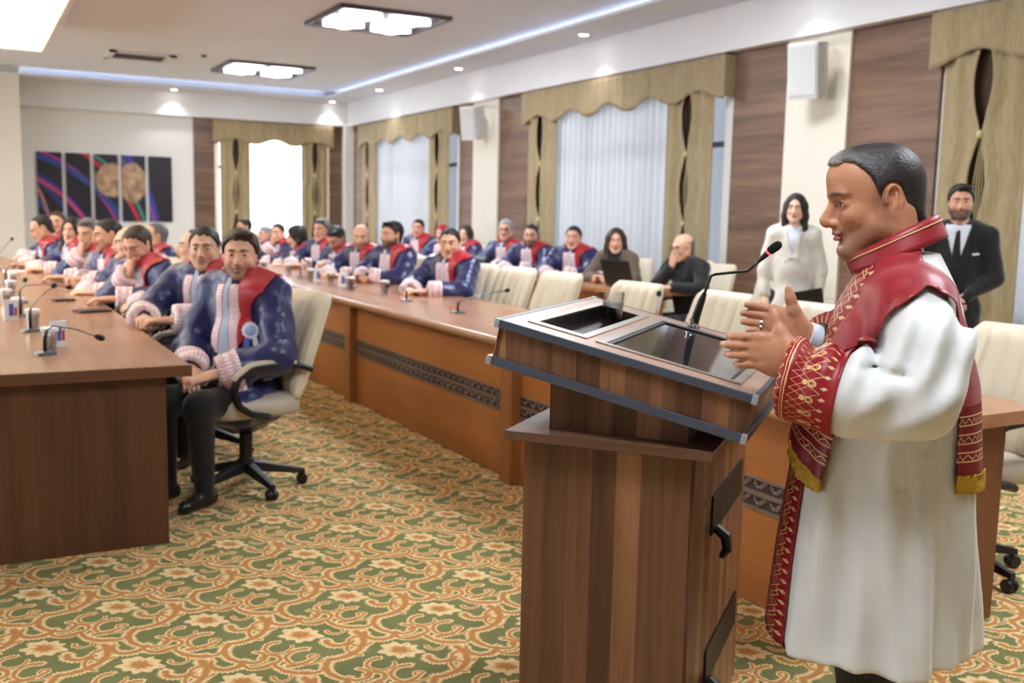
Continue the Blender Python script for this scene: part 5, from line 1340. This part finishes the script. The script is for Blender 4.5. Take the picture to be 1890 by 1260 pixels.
# ------------------------------------------------------------------ the speaker at the lectern (local: +x towards the lectern, +y his left)
def speaker():
    skin = (202, 143, 110)
    HS = 1.035; HO = np.array([.038, 0, 1.527]); HR = rotm(rad(20), rad(9)); hp = lambda p: HO+HR@(np.array(p, float)*HS)
    # head
    def mod(s):
        s.ops[0] = ('e', np.array((-.010, 0, .040), f32), np.array((.092, .076, .084), f32), None, None, .02, 0, None, False)
        s.ell((.040, 0, -.112), (.042, .040, .018), .02)                       # under the chin
        s.cone((.100, 0, .004), (.122, 0, -.024), .0080, .0100, .008); s.ell((.1165, 0, -.031), (.0100, .0110, .0095), .006)   # strong nose
        s.ell((.040, 0, .060), (.067, .060, .058), .02)
        s.cone((.082, .040, .027), (.095, .012, .026), .0085, .0085, .008); s.cone((.082, -.040, .027), (.095, -.012, .026), .0085, .0085, .008)
        s.cone((-.03, .045, -.03), (-.03, .05, -.13), .03, .035, .03); s.cone((-.03, -.045, -.03), (-.03, -.05, -.13), .03, .035, .03)
        for y in (-1, 1):   # outer ear rim and the hollow inside
            R = np.array([[math.cos(y*.35), -math.sin(y*.35), 0], [math.sin(y*.35), math.cos(y*.35), 0], [0, 0, 1]])
            rim = [np.array([-.010+.0185*math.cos(t), y*(.0815+.0015*math.cos(t)), .004+.029*math.sin(t)]) for t in np.linspace(-.2, 3.9, 9)]
            s.chain(rim, [.0036]*9, .003)
            s.cone((-.002, y*.080, -.004), (.001, y*.079, .010), .0045, .004, .004)
    HV, HQ = head_mesh(False, .0033, 2, mod)
    HC = face_paint(HV, skin, .28, (178, 104, 98), (44, 36, 34))
    x, y, z = HV.T
    def mixin(C, w, c): w = np.clip(w, 0, 1)[:, None]; return C*(1-w)+np.array(c)*w
    HC = mixin(HC, np.clip((-.035-z)/.03, 0, 1)*np.clip((x-.015)/.03, 0, 1)*.22, lin(120, 100, 96))          # shaven shadow
    HC = mixin(HC, np.exp(-(((np.abs(y)-.028)/.02)**2+((z+.008)/.006)**2))*(x > .06)*.35, lin(150, 104, 88))  # under the eyes
    side = np.exp(-(((x-.018)/.016)**2+((z-.012)/.034)**2))*(np.abs(y) > .05); HC = mixin(HC, side*.55, lin(70, 60, 58))        # thin sideburn hair
    # hands
    def hand(tips, bases, wrist, thumb, palm, ly, nrm_sgn):
        s = Sdf(); W = np.array([wrist[0], ly[0], wrist[1]])
        mid = np.array([np.mean([b[0] for b in bases]), ly[1], np.mean([b[1] for b in bases])])
        s.cone(W-(mid-W)*.9, W, .029, .027, .01, flat=((0, 1, 0), .8))
        s.cone(W, W+(mid-W)*.5, .027, .036, .015, flat=((0, 1, 0), .55)); s.cone(W+(mid-W)*.45, mid-(mid-W)*.10, .038, .040, .012, flat=((0, 1, 0), .40))
        s.ell(np.array([palm[0], (ly[0]+ly[1])/2+nrm_sgn*.004, palm[1]]), (.036, .015, .022), .015)
        rs = (.0098, .0100, .0096, .0086)
        for i, (t, b) in enumerate(zip(tips, bases)):
            B = np.array([b[0], ly[1], b[1]]); Tt = np.array([t[0], ly[2], t[1]]); d = Tt-B; bow = np.array([0, -nrm_sgn*.010, 0]); r = rs[i]
            pts = [B-d*.30, B, B+d*.42+bow*.9, B+d*.74+bow*.7, Tt-nrm(d)*r*.8]
            s.chain(pts, [r*1.15, r*1.12, r*1.02, r*.95, r*.80], .0035)
            s.ell(B+np.array([0, -nrm_sgn*.004, 0]), (.011, .010, .010), .008)          # knuckle
        th = [np.array([p[0], ly[0]+p[2], p[1]]) for p in thumb]; s.chain(th, [.019, .0145, .0118, .0090], .010)
        a = np.array([.10, min(ly)-.05, 1.10]); b = np.array([.37, max(ly)+.06, 1.34]); V, Q = surface(s, a, b, .0034); return relax(V, Q, 1, .3), Q
    LH = hand([(.334, 1.2195), (.346, 1.1995), (.337, 1.1775), (.315, 1.1575)], [(.256, 1.2225), (.261, 1.202), (.258, 1.181), (.249, 1.161)], (.166, 1.184), [(.188, 1.200, .0), (.212, 1.238, -.012), (.225, 1.266, -.02), (.234, 1.287, -.025)], (.215, 1.160), (.250, .240, .225), -1)
    RH = hand([(.332, 1.273), (.341, 1.252), (.339, 1.230), (.325, 1.209)], [(.266, 1.262), (.266, 1.243), (.263, 1.223), (.255, 1.204)], (.182, 1.200), [(.196, 1.222, .01), (.214, 1.262, .02), (.224, 1.292, .024), (.230, 1.314, .026)], (.222, 1.190), (-.050, -.025, -.005), 1)
    # legs, hidden trunk
    B = Sdf()
    for sg in (1, -1): B.chain([(-.02, sg*.10, .85), (-.01, sg*.10, .50), (-.03, sg*.11, .10)], [.10, .075, .058], .04, 2); B.chain([(-.07, sg*.11, .042), (.13, sg*.125, .036)], [.042, .036], .02, 3)
    B.cone((-.02, 0, .85), (-.03, 0, 1.22), .14, .15, .05, 1, ((1, 0, 0), .75)); B.cone((-.03, 0, 1.25), (.0, 0, 1.42), .10, .06, .05, 1)
    for sg, e, w in ((1, (-.075, .29, 1.10), (.13, .258, 1.17)), (-1, (-.02, -.28, 1.11), (.15, -.075, 1.185))): B.chain([(-.04, sg*.16, 1.27), e, w], [.05, .045, .03], .03, 1)
    BV, BQ = surface(B, (-.30, -.42, -.01), (.30, .42, 1.50), .02); tg = B.tags(BV[BQ].mean(1).astype(f32))
    VV = [BV, HV*HS@HR.T+HO, LH[0], RH[0]]; QQ = [BQ, HQ, LH[1], RH[1]]; off = np.cumsum([0]+[len(v) for v in VV[:-1]])
    hc = np.array(lin(198, 140, 108)); CC = [np.tile(hc, (len(BV), 1)), HC]
    for v_, nail in ((LH[0], [(.334, 1.2195), (.346, 1.1995), (.337, 1.1775), (.315, 1.1575), (.234, 1.287)]), (RH[0], [])):
        c = np.tile(hc, (len(v_), 1)); fx_ = np.clip((v_[:, 0]-.29)/.05, 0, 1)[:, None]; c = c*(1-fx_*.35)+np.array(lin(236, 176, 154))*fx_*.35
        for a_, b_ in nail: w = np.exp(-(((v_[:, 0]-a_+.010)/.007)**2+((v_[:, 2]-b_)/.0055)**2))[:, None]; c = c*(1-w*.6)+np.array(lin(240, 200, 186))*w*.6
        CC.append(c)
    ob = mesh_obj('person', np.concatenate(VV), np.concatenate([q+o for q, o in zip(QQ, off)]), [SKIN, SHIRTW, TROUS, SHOE], None, np.concatenate([tg]+[np.zeros(len(q), int) for q in QQ[1:]]), np.concatenate(CC))
    ob.location = (1.886, 1.61, 0); ob.rotation_euler = (0, 0, rad(129.3)); tag(ob, 'speaker in ivory robe and red stole gesturing with both hands at the lectern', 'person')
    for sg in (1, -1):
        eo = MB().ell(hp((.0775, sg*.031, .0066)), (.0139,)*3, 16, 12).build('eye', EYEW, ob, 'all')
        MB().ell(hp((.0868, sg*.0312, .0066)), (.0052, .0068, .0068), 12, 8, Matrix(HR.tolist())).build('iris', IRIS, eo, 'all')
    for sg in (1, -1):
        arc = [hp((.0935-.0055*((t-.5)*2)**2, sg*(.0165+.029*t), .0112+.0030*math.sin(math.pi*t)-.004*t)) for t in np.linspace(0, 1, 9)]
        MB().tube(arc, [.0006, .0011, .0013, .0014, .0014, .0014, .0013, .0011, .0006], 5).build('eyelash', BLACKM, ob, 'all')
    # hair: dark, thinner and greying in front
    s = skull(False, .0065); s.ops[0] = ('e', np.array((-.010, 0, .040), f32), np.array((.0985, .0825, .0905), f32), None, None, .02, 0, None, False)
    s.ell((.040, 0, .104), (.052, .044, .018), .02)
    def mask(P):
        x, y, z = P[..., 0], P[..., 1], P[..., 2]; ay = np.abs(y)
        top = np.where(ay < .034, .088+(x-.05)*.10, .088+(ay-.034)*.0)                     # forelock
        temple = np.interp(x, [-.12, -.048, -.034, -.012, .004, .014, .022, .034, .060, .12], [-.085, -.080, -.035, .012, .010, -.010, .030, .062, .092, .115])
        ln = np.where(ay < .034, np.minimum(top, temple), temple); ln = np.where((ay < .034) & (x < -.0), np.minimum(temple, .08), ln)
        return ln-z+.0015*np.sin(x*420+z*160)*np.sin(y*300+x*90)
    s.fn(lambda P: (np.sqrt(((P[..., 0]+.010)/.026)**2+((P[..., 2]-.003)/.038)**2+np.where(np.abs(P[..., 1]) > .055, 0, 9))-1)*.02, .004, sub=True)
    s.ell((.040, 0, .060), (.0725, .0655, .0635), .02)
    s.fn(lambda P: -mask(P), .010, sub=True); hv, hq = surface(s, (-.13, -.11, -.11), (.13, .11, .15), .0034); hv = relax(hv, hq, 1, .3)
    def hair_speaker():
        M = Mat('speaker_hair', .42, 0, lin(30, 27, 27), .45); t = M.attr('tint'); p = sepxyz(M.co()); n = noise(comb(p[0]*70, p[1]*260, p[2]*150), 1, 3, .6, .4)
        M.set('Base Color', cmul(t, ramp(n, [(.3, (.55, .55, .55)), (.7, (1.25, 1.25, 1.25))]))); M.bump(n, .6, .004); return M.m
    fr = np.clip((hv[:, 0]-.045)/.05, 0, 1)[:, None]; hcol = np.array(lin(46, 41, 41))*(1-fr)+np.array(lin(150, 144, 140))*fr
    sb = np.clip((.02-hv[:, 2])/.05, 0, 1)[:, None]*(hv[:, :1] > -.02); hcol = hcol*(1-sb*.5)+np.array(lin(110, 98, 94))*sb*.5
    mesh_obj('hair', hv*HS@HR.T+HO, hq, hair_speaker(), ob, col=hcol)
    # ---- robe
    Zk = [.49, .70, .90, 1.12, 1.25, 1.33, 1.40, 1.44]; Fr = [.232, .215, .192, .165, .128, .088, .048, .02]; Bk = [-.236, -.226, -.213, -.197, -.172, -.148, -.112, -.09]; Hw = [.265, .25, .235, .225, .212, .172, .085, .06]
    def trunk(P):
        x, y, z = P[..., 0], P[..., 1], P[..., 2]; fr = np.interp(z, Zk, Fr); bk = np.interp(z, Zk, Bk); hw = np.interp(z, Zk, Hw); c = (fr+bk)/2; hd = (fr-bk)/2
        a = np.arctan2(y/hw, (x-c)/hd); down = np.clip((1.20-z)/.6, 0, 1)
        wav = down*(.016*np.sin(6*a+3*z+.6)+.010*np.sin(11*a-4*z)+.006*np.sin(19*a+8*z))*np.clip((np.abs(a)-.5)/.5, 0, 1)
        d = (np.sqrt(((x-c)/hd)**2+(y/hw)**2)-1)*np.minimum(hd, hw)-wav
        return np.maximum(np.maximum(d, .49+.03*np.cos(a)*0-z), z-1.415)
    G = Sdf(); G.fn(trunk, .01)
    G.cone((-.045, .15, 1.305), (-.045, -.15, 1.305), .060, .060, .05)
    G.chain([(-.055, .175, 1.300), (-.088, .258, 1.22), (-.072, .288, 1.125)], [.062, .078, .086], .045, 11); G.chain([(-.072, .288, 1.125), (.05, .276, 1.115), (.23, .2525, 1.1424)], [.085, .083, .082], .04, 12)
    G.chain([(-.045, -.180, 1.310), (-.03, -.265, 1.21), (-.01, -.28, 1.12)], [.068, .08, .08], .05, 13); G.chain([(-.01, -.28, 1.12), (.17, -.042, 1.201)], [.078, .066], .04, 14)
    for a, b in (((.05, .276, 1.115), (.188, .258, 1.136)), ((-.01, -.28, 1.12), (.145, -.075, 1.19))):
        a, b = np.array(a), np.array(b); d = nrm(b-a)
        G.fn(lambda P, b=b.astype(f32), d=d.astype(f32): np.maximum(-((P-b)@d), np.sqrt(np.maximum(((P-b)**2).sum(-1)-((P-b)@d)**2, 0))-.115), .003, sub=True)
    G.cone((.0, 0, 1.38), (.02, 0, 1.52), .070, .085, .012, sub=True)
    def folded(P):
        x, y, z = P[..., 0], P[..., 1], P[..., 2]; D = G(P)
        arm = np.clip((y-.20)/.05, 0, 1)*np.clip((z-1.0)/.05, 0, 1)
        # hanging folds of the upper sleeve and the crease inside the elbow
        up = np.clip((z-1.10)/.10, 0, 1)*np.clip((1.36-z)/.08, 0, 1)
        D = D+arm*up*.011*np.sin((x+.25*(z-1.2))*95+1.0)+arm*.006*np.sin(60*z+50*x)*np.clip((1.22-z)/.1, 0, 1)*np.clip((.06-x)/.06, 0, 1)
        cr = np.abs((z-1.178)-(.02-x)*.45*np.sign(.0-x+.02)*0-.10*(x+.01)); D = D+arm*.016*np.exp(-(cr/.008)**2)*np.clip((.050-x)/.03, 0, 1)*np.clip((x+.075)/.03, 0, 1)
        return D
    GV, GQ = surface(folded, (-.30, -.42, .46), (.30, .42, 1.46), .0085); GV = relax(GV, GQ, 2, .4); GT = tris(GQ); GN = vnormals(GV, GT)
    robe = mesh_obj('ivory_robe', GV, GQ, WROBE, ob)
    x, y, z = GV.T; fr = np.interp(z, Zk, Fr); bk = np.interp(z, Zk, Bk); hw = np.interp(z, Zk, Hw); cc = (fr+bk)/2; hd = (fr-bk)/2; ang = np.degrees(np.arctan2(y/hw, (x-cc)/hd))
    def angz(v): f_ = np.interp(v[:, 2], Zk, Fr); b_ = np.interp(v[:, 2], Zk, Bk); h_ = np.interp(v[:, 2], Zk, Hw); return np.degrees(np.arctan2(v[:, 1]/h_, (v[:, 0]-(f_+b_)/2)/((f_-b_)/2)))
    armd = np.full(len(GV), 9.)
    for a_, b_, r_ in (((-.088, .258, 1.22), (-.072, .288, 1.125), .086), ((-.072, .288, 1.125), (.05, .276, 1.115), .092), ((.05, .276, 1.115), (.188, .258, 1.136), .088), ((-.03, -.265, 1.21), (-.01, -.28, 1.12), .09), ((-.01, -.28, 1.12), (.145, -.075, 1.19), .085)):
        a_, b_ = np.array(a_), np.array(b_); d = b_-a_; t = np.clip(((GV-a_)@d)/(d@d), 0, 1); armd = np.minimum(armd, np.linalg.norm(GV-a_-t[:, None]*d, axis=1)-r_)
    def patch(name, f, mat, offs, uvf=None, parent=robe, solid=.003):
        r = clip_mesh(GV, GT, f, [GN])
        if r is None: return None
        T2, (v2, n2) = r; n2 = n2/(np.linalg.norm(n2, axis=1, keepdims=True)+1e-9); o = offs(v2)[:, None] if callable(offs) else offs
        return mesh_obj(name, v2+n2*o, T2, mat, parent, uv=uvf(v2) if uvf else None, solid=solid)
    # gold embroidered borders down both front edges
    for sg, nm in ((1, 1), (-1, 2)):
        a0 = np.interp(z, [.49, .9, 1.25, 1.42], [3, 4, 8, 14]); a1 = np.interp(z, [.49, .9, 1.25, 1.42], [42, 40, 46, 70])
        f = np.minimum.reduce([(sg*ang-a0)*.004, (a1-sg*ang)*.004, armd])
        patch('front_border', f, EMBB, .004, lambda v, sg=sg: np.stack([np.clip((sg*angz(v)-4)/(np.interp(v[:, 2], [.49, .9, 1.25, 1.42], [42, 40, 46, 70])-4), 0, 1), v[:, 2]], 1))
    # stole: front panel, over the shoulder, down the back
    def lowz(a): return .985-.0013*a
    for sg in (1, -1):
        sa = sg*ang
        ai = np.interp(z, [.90, 1.0, 1.2, 1.36], [12, 16, 40, 62]); ao = np.interp(z, [.90, 1.0, 1.2, 1.30, 1.36], [58, 60, 84, 92, 112])
        front = np.minimum.reduce([(sa-ai)*.004, (ao-sa)*.004, z-(lowz(sa)+.165), armd-.012])
        sh = np.minimum.reduce([z-(1.318+.010*np.sin(x*70)-.18*np.clip(-x-.09, 0, 1)), sg*y-.062+np.clip(x, 0, 1)*.2-np.clip(-x-.01, 0, .1)*.65, .222-sg*y, .022-x+np.clip(sg*y-.12, 0, 1)*1.0])
        back = np.minimum.reduce([-(x-cc), sg*y-np.interp(z, [1.05, 1.3], [.035, .10]), .142+np.clip(z-1.1, 0, .25)*.2-sg*y, z-(.93+.16), np.where(z > 1.2, 1, armd)])
        patch('red_stole', np.maximum(np.maximum(front, sh), back), SREDS, lambda v: .010+.010*np.clip((1.32-v[:, 2])/.3, 0, 1)*(v[:, 0] > 0)+.004*np.exp(-((v[:, 2]-1.34)/.03)**2))
        fend = np.minimum.reduce([(sa-ai)*.004, (ao-sa)*.004, z-lowz(sa)-.0, lowz(sa)+.166-z, armd-.010])
        oe = lambda v: .010+.010*np.clip((1.32-v[:, 2])/.3, 0, 1)
        patch('stole_end', fend, EMBE, oe, lambda v, sg=sg: np.stack([np.clip((sg*angz(v)-14)/46, 0, 1), v[:, 2]-lowz(sg*angz(v))], 1))
        ffr = np.minimum.reduce([(sa-ai)*.004, (ao-sa)*.004, z-lowz(sa)+.036+.004*np.sin(ang*8), lowz(sa)+.004-z, armd-.002]); patch('fringe', ffr, FRINGE, lambda v: .017+.006*np.sin(v[:, 1]*900))
        bend = np.minimum.reduce([-(x-cc), sg*y-.035, .142-sg*y, z-.93, 1.091-z, armd]); patch('stole_end', bend, EMBE, .010, lambda v: np.stack([np.clip((np.abs(v[:, 1])-.035)/.107, 0, 1), v[:, 2]-.93], 1))
        bfr = np.minimum.reduce([-(x-cc), sg*y-.035, .142-sg*y, z-.894, .934-z]); patch('fringe', bfr, FRINGE, lambda v: .012+.005*np.sin(v[:, 1]*900))
    # cuffs
    for (e, w, rl, L0) in (((.05, .276, 1.115), (.188, .258, 1.136), .102, .122), ((-.01, -.28, 1.12), (.145, -.075, 1.19), .105, .09)):
        e, w = np.array(e), np.array(w); d = nrm(w-e); Fm = frame(d, np.array([0, 0, 1.])); q = GV-w; t = q@d; rr = np.linalg.norm(q-t[:, None]*d, axis=1)
        f = np.minimum.reduce([t+L0, .05-t+.03, rl-rr])
        patch('embroidered_cuff', f, EMBC, .004, lambda v, w=w, d=d, Fm=Fm, L0=L0: np.stack([np.clip((.012-((v-w)@d))/(L0+.012), 0, 1), np.arctan2((v-w)@Fm[:, 1], (v-w)@Fm[:, 2])*.078], 1))
    # shirt cuffs
    for a_, b_, r_ in (((.150, -.072, 1.188), (.184, -.052, 1.199), .036),):
        MB().tube([a_, b_], r_, 20).build('shirt_cuff', SHIRTW, robe, True)
        d_ = nrm(np.array(b_)-np.array(a_)); MB().tube([tuple(np.array(a_)-d_*.02), tuple(np.array(a_)+d_*.012)], r_+.007, 20).build('jacket_cuff', SUITB, robe, True)
    # stand collar with gold piping
    tc, bc = np.array([.004, 0, 1.449]), np.array([-.017, 0, 1.404])
    def col(u, v):
        a = .16+(2*math.pi-.32)*u; hl, hwv = .096+.004*(1-v), .074+.016*(1-v); c = bc*(1-v)+tc*v; sl = -.56*v-.46*(1-v)
        f_ = hl*math.cos(a); return tuple(c+np.array([f_, hwv*math.sin(a), f_*sl]))
    m = MB(); m.grid(col, 64, 6); cl = m.build('stand_collar', SREDS, robe, 'all', solid=.006)
    out = lambda p, v: tuple(np.array(p)+np.array([(p[0]-tc[0])*.05, p[1]*.05, 0]))
    MB().tube([out(col(u, .74), 0) for u in np.linspace(.008, .992, 60)], .0022, 6).build('gold_piping', GOLDTH, cl, 'all')
    MB().tube([out(col(.992, v), 0) for v in np.linspace(.05, .74, 8)], .0022, 6).build('gold_piping', GOLDTH, cl, 'all'); MB().tube([out(col(.008, v), 0) for v in np.linspace(.05, .74, 8)], .0022, 6).build('gold_piping', GOLDTH, cl, 'all')
    # wedding band
    MB().lathe([(.0105, -.003), (.0118, -.003), (.0118, .003), (.0105, .003), (.0105, -.003)], 18, Matrix.Translation((.2885, -.020, 1.2262)) @ Matrix.Rotation(rad(86), 4, 'Y'), cap=False).build('ring', CHROME, ob, True)
speaker()
